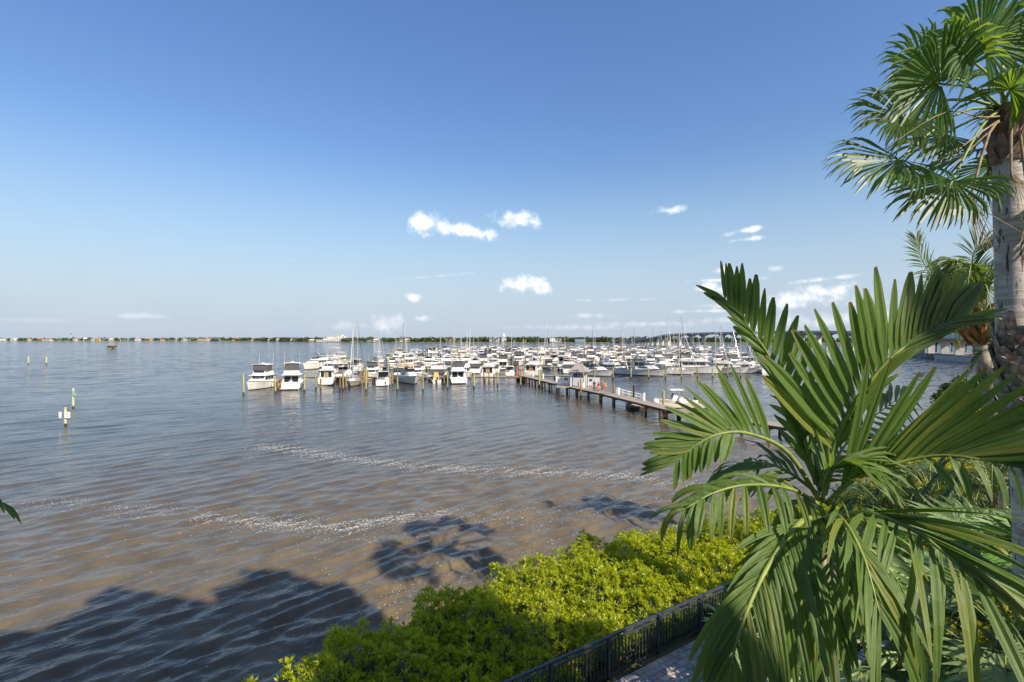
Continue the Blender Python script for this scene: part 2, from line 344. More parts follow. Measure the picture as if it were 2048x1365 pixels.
# ---------------------------------------------------------------- plants
def leaflet_mat():
    m = bpy.data.materials.new('palm_leaf'); m.use_nodes = True; m.node_tree.nodes.clear(); t = NT(m.node_tree); b = t.n('ShaderNodeBsdfPrincipled'); b.inputs['Specular IOR Level'].default_value = .5
    uv = t.n('ShaderNodeUVMap').outputs[0]; sp = t.n('ShaderNodeSeparateXYZ'); t.l(uv, sp.inputs[0]); oi = t.n('ShaderNodeObjectInfo').outputs['Random']
    cb = t.n('ShaderNodeCombineXYZ'); t.l(t.m('MULTIPLY', sp.outputs[0], 16), cb.inputs[0]); t.l(t.m('MULTIPLY', sp.outputs[1], .7), cb.inputs[1]); t.l(t.m('MULTIPLY', oi, 50), cb.inputs[2])
    ribs = t.noise(cb.outputs[0], 1.6, 3, .6); c2 = t.n('ShaderNodeCombineXYZ'); t.l(t.m('MULTIPLY', sp.outputs[0], 2), c2.inputs[0]); t.l(t.m('MULTIPLY', sp.outputs[1], 5), c2.inputs[1]); t.l(t.m('MULTIPLY', oi, 31), c2.inputs[2]); blot = t.noise(c2.outputs[0], 1.3, 5, .65)
    col = t.mix(t.ramp(ribs, .3, .7), (.050,.105,.020), (.145,.225,.040)); col = t.mix(t.m('MULTIPLY', t.ramp(blot, .5, .75), .5), col, (.15,.19,.03))
    yel = t.ramp(t.m('FRACT', t.m('MULTIPLY', oi, 9.7)), .78, 1.0); col = t.mix(t.m('MULTIPLY', yel, .6), col, (.24,.25,.04))
    mid = t.ramp(t.m('ABSOLUTE', t.m('SUBTRACT', sp.outputs[0], .5)), .045, .0); col = t.mix(t.m('MULTIPLY', mid, .7), col, (.24,.29,.07))
    tip = t.ramp(t.m('ADD', sp.outputs[1], t.m('MULTIPLY', t.m('SUBTRACT', blot, .5), .35)), .93, 1.02); col = t.mix(t.m('MULTIPLY', tip, .85), col, (.20,.12,.05))
    t.l(col, b.inputs['Base Color']); t.l(t.m('ADD', .30, t.m('MULTIPLY', blot, .25)), b.inputs['Roughness']); bp = t.n('ShaderNodeBump'); bp.inputs['Strength'].default_value = .55; bp.inputs['Distance'].default_value = .006; t.l(ribs, bp.inputs['Height']); t.l(bp.outputs[0], b.inputs['Normal'])
    tl = t.n('ShaderNodeBsdfTranslucent'); t.l(t.mix(1.0, col, (2.6,2.5,1.2), 'MULTIPLY'), tl.inputs[0]); mx = t.n('ShaderNodeMixShader'); mx.inputs[0].default_value = .32; t.l(b.outputs[0], mx.inputs[1]); t.l(tl.outputs[0], mx.inputs[2]); o = t.n('ShaderNodeOutputMaterial'); t.l(mx.outputs[0], o.inputs[0]); return m
M_leaf = leaflet_mat()
def strip_uv(o, cw, seg):
    me = o.data; uv = me.uv_layers.new(name='UVMap'); vi = np.empty(len(me.loops), np.int32); me.loops.foreach_get('vertex_index', vi); k = vi % (cw*(seg+1))
    uv.data.foreach_set('uv', np.stack([(k % cw)/(cw-1), (k//cw)/seg], 1).astype(np.float32).ravel()); return o
M_rachis = pm('palm_rachis', (.20,.26,.05), .5, .2, 6)
M_shaft = pm('crown_shaft', (.10,.12,.055), .5, .25, 3, stretch=(3,3,.6))
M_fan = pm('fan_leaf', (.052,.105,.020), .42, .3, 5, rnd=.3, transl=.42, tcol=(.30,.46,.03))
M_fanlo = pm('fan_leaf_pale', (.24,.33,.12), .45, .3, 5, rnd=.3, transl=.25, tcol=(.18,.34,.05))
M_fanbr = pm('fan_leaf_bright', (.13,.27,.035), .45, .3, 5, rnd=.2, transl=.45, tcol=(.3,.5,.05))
M_dead = pm('dead_frond', (.30,.23,.14), .85, .3, 6, rnd=.2, transl=.15)
M_boot = MATS['bottom_paint']
M_bootwood = pm('leaf_base_husk', (.23,.17,.12), .9, .45, 6, col2=(.42,.36,.29), bump=.6, bscale=30, rnd=.35)
M_bootbrown = pm('leaf_base_brown', (.24,.16,.11), .9, .4, 6, bump=.6, bscale=30, rnd=.35)
M_bootorange = pm('leaf_base_orange', (.40,.19,.07), .9, .4, 5, bump=.5, bscale=20, rnd=.35)
M_coco = pm('coconut_leaf', (.065,.120,.022), .45, .3, 3, rnd=.3, transl=.4, tcol=(.30,.42,.03))
M_cocodk = pm('date_leaf', (.07,.12,.04), .45, .3, 3, rnd=.3, transl=.25)
def trunk_mat(name, c1, c2, ring):
    m = bpy.data.materials.new(name); m.use_nodes = True; m.node_tree.nodes.clear(); t = NT(m.node_tree)
    tcn = t.n('ShaderNodeTexCoord').outputs['Object']; b = t.n('ShaderNodeBsdfPrincipled'); b.inputs['Roughness'].default_value = .9
    mp = t.n('ShaderNodeMapping'); mp.inputs['Scale'].default_value = (1, 1, ring); t.l(tcn, mp.inputs[0])
    n1 = t.noise(mp.outputs[0], 2.2, 6, .7); mp2 = t.n('ShaderNodeMapping'); mp2.inputs['Scale'].default_value = (5, 5, .8); t.l(tcn, mp2.inputs[0]); n2 = t.noise(mp2.outputs[0], 2.4, 4, .6)
    cs = t.mix(t.ramp(n1, .35, .62), c1, c2); cs = t.mix(t.ramp(n2, .57, .68), cs, tuple(x*.25 for x in c1)); t.l(cs, b.inputs['Base Color'])
    bp = t.n('ShaderNodeBump'); bp.inputs['Strength'].default_value = .9; bp.inputs['Distance'].default_value = .03; t.l(t.m('SUBTRACT', n1, t.m('MULTIPLY', t.ramp(n2, .60, .70), .8)), bp.inputs['Height']); t.l(bp.outputs[0], b.inputs['Normal'])
    o = t.n('ShaderNodeOutputMaterial'); t.l(b.outputs[0], o.inputs[0]); return m
M_trunk = trunk_mat('palm_trunk', (.30,.27,.24), (.52,.49,.45), 6)
M_trunk2 = trunk_mat('coconut_trunk', (.23,.19,.14), (.42,.37,.29), 14)
def nrm(v): v = Vector(v); v.normalize(); return v
def spline(pts, n):                            # Catmull-Rom through points
    p = [Vector(q) for q in pts]; p = [p[0]*2-p[1]]+p+[p[-1]*2-p[-2]]; out = []
    m_ = len(p)-3
    for i in range(n):
        u = i/(n-1)*m_; k = min(int(u), m_-1); t_ = u-k; a, b, c_, d = p[k:k+4]
        out.append(.5*((2*b)+(c_-a)*t_+(2*a-5*b+4*c_-d)*t_*t_+(-a+3*b-3*c_+d)*t_**3))
    return out
def leaflet(g, base, dr, nm, L, Wd, droop=.1, seg=5, blunt=.6, fold=.35, curl=0, m=0):
    p = Vector(base); d = nrm(dr); nm = Vector(nm); vs = []; st = L/seg
    for i in range(seg+1):
        t_ = i/seg; sd = d.cross(nm)
        if sd.length < 1e-3: sd = d.cross(Vector((.3,.5,.8)))
        sd.normalize(); un = sd.cross(d).normalized()
        w = Wd*.5*(min(1, .30+2.6*t_))*(1-(1-blunt)*max(0, (t_-.35)/.65)**1.5) if t_ < 1 else Wd*.5*blunt*.55
        jag = random.uniform(-.25, .25)*L*.08 if i == seg else 0
        vs += [p-sd*w+un*fold*w*.8+d*jag, p-sd*w*.5+un*(fold*.4+.16)*w, p, p+sd*w*.5+un*(fold*.4+.16)*w, p+sd*w+un*fold*w*.8-d*jag] if seg > 5 else [p-sd*w+un*fold*w*.8+d*jag, p, p+sd*w+un*fold*w*.8-d*jag]
        d = nrm(d+Vector((0,0,-droop*(.35+t_)*2/seg))+un*curl/seg); p = p+d*st
    fs = []
    cw = 5 if seg > 5 else 3
    for i in range(seg): a = cw*i; fs += [(a+k,a+k+1,a+cw+k+1,a+cw+k) for k in range(cw-1)]
    g.add(vs, fs, m)
def frond_sides(rach, nm, spec):
    """yield (base, direction, normal, t) of every leaflet of one side"""
    n = spec['n']; t0, t1 = spec.get('t', (.14, 1)); hint = Vector(spec['hint']); N = len(rach)
    for i in range(n):
        t_ = t0+(t1-t0)*(i+random.uniform(-.2,.2)*spec.get('j',1))/max(1, n-1); t_ = min(max(t_, 0), 1); u = t_*(N-1); k = min(int(u), N-2); base = rach[k].lerp(rach[k+1], u-k); tg = (rach[k+1]-rach[k]).normalized()
        sd = tg.cross(Vector(nm)).normalized()
        if sd.dot(hint) < 0: sd = -sd
        a = R(spec['a'][0]+(spec['a'][1]-spec['a'][0])*t_+random.uniform(-5,5)*spec.get('j',1)); lf = R(spec.get('lift', 0)+random.uniform(-10,10)*spec.get('j',1)); un = Vector(nm)
        d = tg*math.cos(a)+(sd*math.cos(lf)+un*math.sin(lf))*math.sin(a)
        yield base, d, un, t_
def near_palm():
    root = thing('feather_palm', 'feather palm with broad glossy leaflets close in front of the railing', 'palm', (2.5,4.0,PZ))
    def loc(p): return Vector(p)-Vector((2.5,4.0,PZ))
    ob('trunk', G().tube([(0,0,-.1),(.02,.0,2),(.0,.02,4.4),(0,0,5.6)], [.11,.085,.075,.08], 12), M_trunk2, root, smooth=True)
    ob('crown_shaft', G().tube([(0,0,5.55),(0,0,5.9),(-.01,0,6.4),(-.03,0,6.95)], [.085,.105,.085,.04], 12), M_shaft, root, smooth=True)
    C = (-.5,0,.8)
    FR = [
     ([(1642,975,4.0),(1690,838,3.9),(1770,728,3.8),(1850,668,3.8),(1912,641,3.8)], (.15,-1,.25), .016,
        [dict(hint=(-.6,0,.8), j=.3, n=25, L=(.96,.42), W=.125, a=(60,24), droop=.02, lift=-8), dict(hint=(.6,0,-.8), n=14, L=(.5,.45), W=.085, a=(15,10), droop=.10)]),
     ([(1632,970,4.1),(1600,850,4.2),(1548,730,4.3),(1490,645,4.3),(1450,600,4.3)], (-.2,-1,.2), .014,
        [dict(hint=(.8,0,.6), j=.3, n=17, L=(.66,.38), W=.085, a=(44,38), droop=.02), dict(hint=(-.8,0,-.2), n=11, L=(.46,.26), W=.08, a=(16,14), droop=.03)]),
     ([(1638,1000,4.0),(1575,905,3.8),(1500,868,3.6),(1440,868,3.5),(1388,893,3.5),(1350,925,3.5)], (.1,-1,.35), .013,
        [dict(hint=(-.5,0,.8), j=.4, n=22, L=(.70,.24), W=.064, a=(66,22), droop=.04, t=(.30,1)), dict(hint=(-.2,0,-1), n=12, L=(.30,.20), W=.06, a=(72,40), droop=.3, t=(.5,1))]),
     ([(1640,1010,4.0),(1580,978,3.8),(1500,970,3.6),(1430,985,3.5),(1370,1018,3.4)], (-.1,-.5,.85), .012,
        [dict(hint=(0,-.6,-.8), n=12, L=(.48,.30), W=.06, a=(62,35), droop=.9), dict(hint=(-.3,.8,-.2), n=12, L=(.44,.30), W=.075, a=(55,30), droop=1.2)]),
     ([(1652,1040,3.9),(1605,1042,3.6),(1550,1110,3.3),(1505,1195,3.1),(1470,1295,3.0),(1450,1410,2.95)], (-.35,-.75,.45), .018,
        [dict(hint=(.7,0,-.6), n=25, L=(.98,.85), W=.062, a=(40,30), droop=.9), dict(hint=(-.7,.2,-.5), n=20, L=(.66,.70), W=.06, a=(24,22), droop=.8)]),
     ([(1652,1010,4.0),(1715,955,3.9),(1850,914,3.7),(1960,919,3.5),(2070,944,3.4)], (.1,-.9,.35), .015,
        [dict(hint=(.3,0,1), j=.5, n=25, L=(1.15,.75), W=.088, a=(27,16), droop=.02), dict(hint=(0,0,-1), n=7, L=(.34,.30), W=.085, a=(80,60), droop=.5, t=(.3,.9))]),
     ([(1655,1045,3.9),(1730,1026,3.5),(1830,1062,3.2),(1930,1140,3.0),(2070,1245,2.9)], (.1,-.75,.65), .017,
        [dict(hint=(-.3,-.1,-1), n=17, L=(.62,1.0), W=.07, a=(74,46), droop=.55), dict(hint=(.5,.3,.8), n=19, L=(1.0,.8), W=.065, a=(17,13), droop=.22)]),
     ([(1640,980,4.1),(1625,880,4.5),(1600,800,4.9),(1580,760,5.2)], (-.2,-.9,-.3), .014,
        [dict(hint=(-1,0,.2), n=8, L=(.5,.3), W=.08, a=(55,30), droop=.1), dict(hint=(1,0,.2), n=8, L=(.55,.35), W=.08, a=(50,30), droop=.1)]),
     ([(1645,1040,3.9),(1680,1035,3.4),(1725,1110,3.05),(1760,1230,2.85)], (.2,-.8,.4), .014,
        [dict(hint=(-.8,0,-.4), n=11, L=(.6,.6), W=.055, a=(34,28), droop=.8), dict(hint=(.8,0,-.3), n=11, L=(.62,.6), W=.055, a=(38,28), droop=.8)]),
     ([(1642,1020,4.1),(1600,1000,4.6),(1562,1050,5.0),(1545,1120,5.2)], (-.2,-.5,.8), .012,
        [dict(hint=(-1,0,-.2), n=12, L=(.45,.35), W=.07, a=(45,30), droop=1.1), dict(hint=(1,0,-.2), n=12, L=(.45,.35), W=.07, a=(45,30), droop=1.1)]),
    ]
    for fi, (pts, nm, r, sides) in enumerate(FR):
        tw = .16 if fi in (0,1,2,5) else .45
        nm = nrm(nm); ra = spline([loc(P(*p)) for p in pts], 22)
        fr = ob('frond', G().tube(ra, [r*(1.5-1.25*i/21) for i in range(22)], 6), M_rachis, root, smooth=True)
        for sp_ in sides:
            for base, d, un, t_ in frond_sides(ra, nm, sp_):
                g = G(); sh = math.sin(math.pi*min(1, .25+t_*.75))**.35 if t_ > .3 else 1
                L = (sp_['L'][0]+(sp_['L'][1]-sp_['L'][0])*t_)*random.uniform(.88, 1.1)
                leaflet(g, (0,0,0), d, un+Vector((random.uniform(-tw,tw), random.uniform(-.1,.1), random.uniform(-tw,tw)*.8)), L, sp_['W']*random.uniform(.7,1.1)*(.6 if t_ > .93 else 1), sp_['droop']*random.uniform(.4,1.8), seg=6, blunt=random.uniform(.3,.55), curl=random.uniform(-.4,.3)*tw*2)
                strip_uv(ob('leaflet', g, M_leaf, fr, base), 5, 6)
    for pts, nm in (([(1650,990,4.1),(1680,905,4.3),(1740,840,4.6),(1800,795,4.8)],(0,-.9,.4)),([(1640,990,4.1),(1560,935,4.2),(1490,925,4.5),(1440,945,4.7)],(0,-.5,.85)),([(1655,1040,3.9),(1720,1080,3.9),(1800,1170,3.8),(1850,1310,3.8)],(.2,-.8,.5)),([(1645,1040,3.9),(1590,1090,3.9),(1560,1190,3.8),(1545,1330,3.8)],(-.2,-.8,.5)),([(1645,1005,4.0),(1655,950,3.9),(1690,925,3.8),(1735,935,3.7)],(.3,-.4,.85)),([(1650,1040,3.9),(1660,1090,3.6),(1665,1180,3.4),(1668,1290,3.3)],(0,-.9,.3))):
        pinnate(root, [loc(P(*p)) for p in pts], nrm(nm), 15, .52, .05, M_leaf, .6, (50,26), .012, lift=0, blunt=.35, uv=True)
    # narrow unopened leaves in the heart of the crown
    for px, py, ln in ((1560,760,1.0),(1600,800,.9),(1680,780,.7)):
        g = G(); a = loc(P(1642,985,4.05)); leaflet(g, a, loc(P(px,py,4.4))-a, (0,-1,.2), ln, .12, .02, seg=6, blunt=.4); strip_uv(ob('spear_leaf', g, M_leaf, root), 5, 6)
def fan_leaf(hub, fwd, nm, Rad, spread, nseg=34, split=.62, tipdroop=.5, wind=Vector((0,0,0)), narrow=1, crumple=.1):
    g = G(); fwd = nrm(fwd); nm = Vector(nm); nm = (nm-fwd*nm.dot(fwd)).normalized(); sd = fwd.cross(nm)
    dth = R(spread)/nseg
    for i in range(nseg):
        th_ = -R(spread)/2+dth*(i+.5); d = fwd*math.cos(th_)+sd*math.sin(th_); s2 = -fwd*math.sin(th_)+sd*math.cos(th_)
        rl = Rad*(1-.26*abs(th_)/math.pi)*random.uniform(.86, 1.1); p = Vector(hub); vs = []; dd = d.copy(); prev = 0
        cup = .10*random.uniform(.4, 1.4)
        for t_ in (.03, .28, split, .74, .88, 1.0):
            p = p+dd*(rl*(t_-prev)); prev = t_
            hw = (t_*rl*math.tan(dth/2)*1.04*narrow) if t_ <= split else split*rl*math.tan(dth/2)*narrow*(1-(t_-split)/(1-split))**.62*1.02
            hw = max(hw, .004); up = nm*hw*.55
            vs += [p-s2*hw-up*.5, p+up*.5, p+s2*hw-up*.5]
            k = max(0, t_-.2)
            dd = nrm(dd+Vector((0,0,-1))*tipdroop*k*.55*random.uniform(.5,1.5)+wind*k+nm*(cup+random.uniform(-crumple,crumple)*(1 if t_ > split*.9 else .25)))
        fs = []
        for q in range(5): a = 3*q; fs += [(a,a+1,a+4,a+3),(a+1,a+2,a+5,a+4)]
        g.add(vs, fs)
    return g
def fan_palm_leaf(root, org, base, hub, fwd, nm, Rad, spread, mat, pet=.035, sag=.12, pmat=None, **k):
    base, hub = Vector(base)-org, Vector(hub)-org
    lf = ob('leaf', fan_leaf(hub, fwd, nm, Rad, spread, **k), mat, root)
    mid = (base+hub)/2+Vector((0,0,sag*(hub-base).length))
    ob('petiole', G().tube(spline([base, mid, hub, hub+nrm(fwd)*Rad*.12], 9), [pet*1.6, pet*1.3, pet, pet, pet*.9, pet*.8, pet*.8, pet*.7, pet*.4], 5), pmat or M_rachis, lf, smooth=True)
    return lf
def boots(root, name, pts, rads, n, mat, size, out_, zr, cross=True):
    """leaf bases left on a trunk: split wedges, each its own piece"""
    proto = []
    for v in range(5):
        g = G(); w = size*random.uniform(.32,.5); L = size*random.uniform(.8,1.25)
        prof = [(0,0,w),(L*.4,out_*.5,w*.8),(L*.8,out_*.95,w*.5),(L,out_*1.25,w*.34)]; vs = []
        for h, o_, hw in prof:
            th_ = size*.09*(1-h/L*.4); vs += [(-hw, o_-th_*.3, h),(0, o_+th_, h),(hw, o_-th_*.3, h),(0, o_-th_*1.4, h)]
        fs = []
        for q in range(3):
            for k in range(4): a = 4*q; fs.append((a+k, a+(k+1) % 4, a+4+(k+1) % 4, a+4+k))
        fs += [(3,2,1,0),(12,13,14,15)]; g.add(vs, fs); proto.append(g.mesh(name, mat))
    for i in range(n):
        t_ = zr[0]+(zr[1]-zr[0])*i/n; u = t_*(len(pts)-1); k = min(int(u), len(pts)-2); c_ = pts[k].lerp(pts[k+1], u-k); r_ = rads[k]+(rads[k+1]-rads[k])*(u-k)
        a = i*2.399+random.uniform(-.2,.2); o = link(name, proto[i % 5], root, c_+Vector((math.sin(a), math.cos(a), 0))*r_*.93); o.rotation_euler = (random.uniform(-.12,.12), random.uniform(-.5,.5) if cross else random.uniform(-.15,.15), -a); o.scale = (1,1,random.uniform(.8,1.2))
def washingtonia():
    D = 10.6; bx = P(2060,1000,D); org = Vector((bx.x, D, PZ)); root = thing('fan_palm', 'tall fan palm with grey ringed trunk and wind blown fan leaves at the right edge', 'palm', org)
    path_ = [P(2066,1300,D)-org, P(2062,1000,D)-org, P(2040,830,D)-org, P(2030,700,D)-org, P(2026,560,D)-org, P(2021,420,D)-org, P(2018,320,D)-org, P(2014,250,D)-org]; path_[0] = Vector((.1,0,-.1)); 
    sp_ = spline(path_, 40); rad = [.31 if i < 12 else .31-.05*(i-12)/27 for i in range(40)]
    ob('trunk', G().tube(sp_, rad, 20), M_trunk, root, smooth=True)
    zs = [p.z for p in sp_]
    def tz(py): z = EYE-(py-HOR)/F*D-org.z; return max(0, min(1, np.interp(z, zs, np.linspace(0,1,40))))
    boots(root, 'leaf_base', sp_, rad, 64, M_bootwood, .42, .13, (tz(850), tz(655)))
    boots(root, 'leaf_base', sp_, [r*1.02 for r in rad], 46, M_bootbrown, .44, .13, (tz(335), tz(245)), False)
    C = P(2013,232,D); wind = Vector((-.45,.05,-.05))
    LV = [((1966,86,9.5),(.05,-.1,1),(0,-1,-.35),1.28,330,46),((1882,168,9.7),(-1,-.1,.12),(.05,-1,-.45),1.42,270,42),((1852,138,10.3),(-.55,.1,.85),(0,-1,-.1),1.05,210,34),
      ((1803,233,9.9),(-1,0,-.05),(0,-.85,.5),1.05,250,36),((1800,318,9.6),(-.9,-.2,-.42),(-.3,-.75,.6),1.28,200,34),((1905,362,9.7),(-.55,-.1,-.75),(-.55,-.75,.4),1.15,220,34),
      ((1890,268,11.2),(-.8,.4,-.15),(0,-.8,.6),1.1,230,34),((1945,300,11.6),(-.5,.7,-.3),(0,-.6,.8),1.1,240,30),((2005,60,11.2),(.1,.5,.9),(0,-1,.2),1.2,260,34),((1925,110,11.3),(-.4,.5,.8),(0,-1,.1),1.1,240,32),
      ((2080,110,9.9),(.6,-.2,.8),(0,-1,-.3),1.3,280,34),((2120,200,10.2),(1,-.1,.2),(0,-1,-.2),1.3,270,34),((2130,300,10.6),(1,.1,-.3),(0,-.8,.5),1.2,240,32),((2090,390,10.4),(.6,0,-.8),(.4,-.7,.5),1.1,210,30),
      ((2020,180,8.8),(.2,-1,.3),(0,-.3,-1),1.2,250,32),((2060,220,12.2),(.4,1,.2),(0,-.3,1),1.2,250,30),((1985,330,12.0),(-.2,.9,-.5),(0,-.2,1),1.1,230,28),((2000,150,12.3),(0,1,.5),(0,-.5,1),1.2,240,30)]
    for h, fw, nm, Rd, spd, ns in LV:
        fan_palm_leaf(root, org, C+Vector((random.uniform(-.15,.15), random.uniform(-.15,.15), random.uniform(-.1,.25))), P(*h), fw, nm, Rd*1.14, spd, M_fan, .028, .10, nseg=int(ns*1.25), narrow=1.08, tipdroop=1.7, wind=wind, crumple=.22)
    for h, fw, nm, Rd, spd in (((1943,390,10.2),(.12,0,-1),(0,-1,.1),1.25,46),((2022,345,9.8),(.42,-.1,-.9),(0,-1,.2),1.0,40),((2058,420,10.0),(.1,0,-1),(0,-1,.1),1.1,50),((1972,360,10.9),(.05,.2,-1),(0,-1,.1),.9,46)):
        lf = fan_palm_leaf(root, org, C+Vector((0,-.1,-.25)), P(*h), fw, nm, Rd, spd, M_dead, .03, .35, nseg=14, split=.3, tipdroop=.4, narrow=1.2, pmat=M_dead, crumple=.2); lf['label'] = 'dried brown leaf hanging folded'
    for a_, b_, c_ in (((1960,235,9.9),(1890,225,9.0),(1765,300,8.9)),((1955,270,9.9),(1880,330,9.3),(1790,395,9.2)),((1950,290,10.2),(1900,340,10),(1862,380,10))):
        ob('flower_stalk', G().tube(spline([C-org, P(*a_)-org, P(*b_)-org, P(*c_)-org], 12), [.022,.02,.018,.016,.014,.013,.012,.011,.01,.008,.006,.004], 5), M_dead, root, smooth=True)
def pinnate(root, org_pts, nm, n, L, Wd, mat, droop=.4, a=(62,25), rr_=.03, lift=0, blunt=.15, seg=3, rm=None, uv=False):
    ra = spline(org_pts, 16); fr = ob('frond', G().tube(ra, [rr_*(1.4-1.2*i/15) for i in range(16)], 5), rm or M_rachis, root, smooth=True); g = G(); side = (ra[8]-ra[7]).cross(Vector(nm))
    for sg in (1, -1):
        for base, d, un, t_ in frond_sides(ra, nm, dict(n=n, a=a, hint=side*sg, lift=lift, t=(.18, 1))):
            l_ = L*(.55+.9*math.sin(math.pi*(.18+.75*t_)))*.75*random.uniform(.85,1.1); leaflet(g, base, d, un, l_, Wd, droop*random.uniform(.6,1.5), seg, blunt, .3)
    o = ob('leaflets', g, mat, fr, kind='stuff')
    if uv: strip_uv(o, 3, seg)
    return fr
def arch(start, az_, reach, rise, drop, n=5):
    dx, dy = math.sin(az_), math.cos(az_); return [Vector(start)+Vector((dx*reach*t_, dy*reach*t_, rise*math.sin(math.pi*min(1, t_*.9))-drop*t_*t_)) for t_ in [i/(n-1) for i in range(n)]]
near_palm(); washingtonia()
def coconut():
    D = 19.9; bx = P(2010,1108,D); org = Vector((bx.x, D, PZ)); root = thing('coconut_palm', 'coconut palm with bright fronds and husky orange collar behind the fan palm trunk', 'palm', org)
    path_ = [Vector((0,0,-.1)), P(2003,960,D)-org, P(1985,815,D)-org, P(1968,730,D)-org, P(1960,670,D)-org, P(1957,600,D)-org]; sp_ = spline(path_, 30); rad = [.30-.05*i/29 for i in range(30)]
    ob('trunk', G().tube(sp_, rad, 14), M_trunk2, root, smooth=True)
    boots(root, 'leaf_base', sp_, rad, 60, M_bootorange, .62, .42, (.74, .88), True)
    C = P(1957,612,D)-org
    for i in range(17):
        az_ = i*2.399+.4; up = random.uniform(-.2, 1.0); wind = Vector((.3,.1,0)); pts = arch(C, az_, random.uniform(1.5,2.3), 1.0+1.6*up, 1.7-1.0*up)
        tg = pts[2]-pts[1]; sd = tg.cross(Vector((0,0,1))).normalized(); nm = sd.cross(tg).normalized(); pinnate(root, pts, nm, 34, .85, .055, M_coco, .8, (60,25), .03, lift=-12)
    for pts, nm in (([C, P(1925,585,19.6)-org, P(1870,560,19.2)-org, P(1840,510,19)-org, P(1832,478,19)-org], (.2,-1,.1)), ([C, P(1948,560,19.4)-org, P(1945,520,19)-org, P(1956,492,18.8)-org, P(1985,480,18.7)-org], (-.2,-1,.3))):
        pinnate(root, pts, nrm(nm), 40, .95, .055, M_coco, .25, (66,30), .03)
coconut()
def fan_shrub(name, label, px, py, d, nl, Rd, mat, seed, height=1.2, trunk=True):
    random.seed(seed); c_ = P(px, py, d); org = Vector((c_.x, c_.y, PZ-.05)); root = thing(name, label, 'palm', org); top = c_.z-org.z
    ob('trunk', G().tube([(0,0,-.1),(0,0,top*.5),(0,0,top)], [.13,.12,.10], 10), M_bootbrown, root)
    for i in range(nl):
        az_ = i*2.399+seed; e = random.uniform(-.35, 1.1); dr = Vector((math.sin(az_)*math.cos(e), math.cos(az_)*math.cos(e), math.sin(e))); hub = c_+dr*random.uniform(.7,1.15)*height
        fw = nrm(dr+Vector((0,0,-.45))); nm = nrm(Vector((0,0,1))-fw*fw.z*.6); fan_palm_leaf(root, org, c_, hub, fw, nm, Rd*random.uniform(.8,1.15), random.uniform(200,290), mat, .014, .06, nseg=22, split=.6, tipdroop=.8, crumple=.12)
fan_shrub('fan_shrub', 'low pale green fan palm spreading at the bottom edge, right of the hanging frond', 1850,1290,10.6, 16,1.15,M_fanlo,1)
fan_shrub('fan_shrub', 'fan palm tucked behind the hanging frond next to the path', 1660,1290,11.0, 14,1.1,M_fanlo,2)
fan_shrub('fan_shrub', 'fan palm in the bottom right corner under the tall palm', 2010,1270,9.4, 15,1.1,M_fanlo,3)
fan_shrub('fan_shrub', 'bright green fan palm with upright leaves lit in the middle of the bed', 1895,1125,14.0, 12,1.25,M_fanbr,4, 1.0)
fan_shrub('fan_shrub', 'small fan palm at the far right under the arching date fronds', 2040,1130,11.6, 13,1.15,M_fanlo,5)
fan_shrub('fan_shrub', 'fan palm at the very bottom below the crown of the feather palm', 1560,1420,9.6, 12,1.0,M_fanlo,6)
def date_palm(label, px, py, d, n, L, seed):
    random.seed(seed); c_ = P(px, py, d); org = Vector((c_.x, c_.y, PZ-.05)); root = thing('date_palm', label, 'palm', org); top = c_-org
    ob('trunk', G().tube([(0,0,-.1), top*.5, top], [.16,.13,.15], 10), M_bootbrown, root)
    for i in range(n):
        az_ = i*2.399+seed; up = random.uniform(0,1); pts = arch(top, az_, L*random.uniform(.8,1.1), .5+.9*up, 1.3-.5*up); tg = pts[2]-pts[1]; sd = tg.cross(Vector((0,0,1))).normalized()
        pinnate(root, pts, sd.cross(tg).normalized(), 30, .5, .04, M_cocodk, .5, (58,28), .022, lift=15)
date_palm('dark arching date palm beyond the right frond, nearest the tall palm', 1985,985,15.5, 20,1.9,11)
date_palm('dark date palm with drooping fronds left of its twin in the sunny bed', 1860,990,18.5, 18,1.9,12)
date_palm('date palm half hidden behind the feather palm crown', 1745,1015,19.0, 16,1.6,13)
date_palm('date palm fronds beside the coconut trunk', 2030,770,14.0, 12,1.5,14)
# palm out of frame on the left: only the tips of one frond reach in
root = thing('feather_palm', 'frond tips of a palm poking in at the left edge over the water', 'palm', (-6.2,2.6,PZ-.05))
ob('trunk', G().tube([(0,0,-.2),(0,.0,3.5),(0,0,7.75)], [.13,.11,.09], 10), M_trunk, root)
for i in range(9):
    az_ = R(27) if i == 0 else R(70)+i*.62; pts = arch((0,0,7.75), az_, 2.62 if i == 0 else 1.9, .85, 1.0); tg = pts[2]-pts[1]; sd = tg.cross(Vector((0,0,1))).normalized()
    pinnate(root, pts, sd.cross(tg).normalized(), 20, .5, .06, M_coco, .6, (55,30), .018)

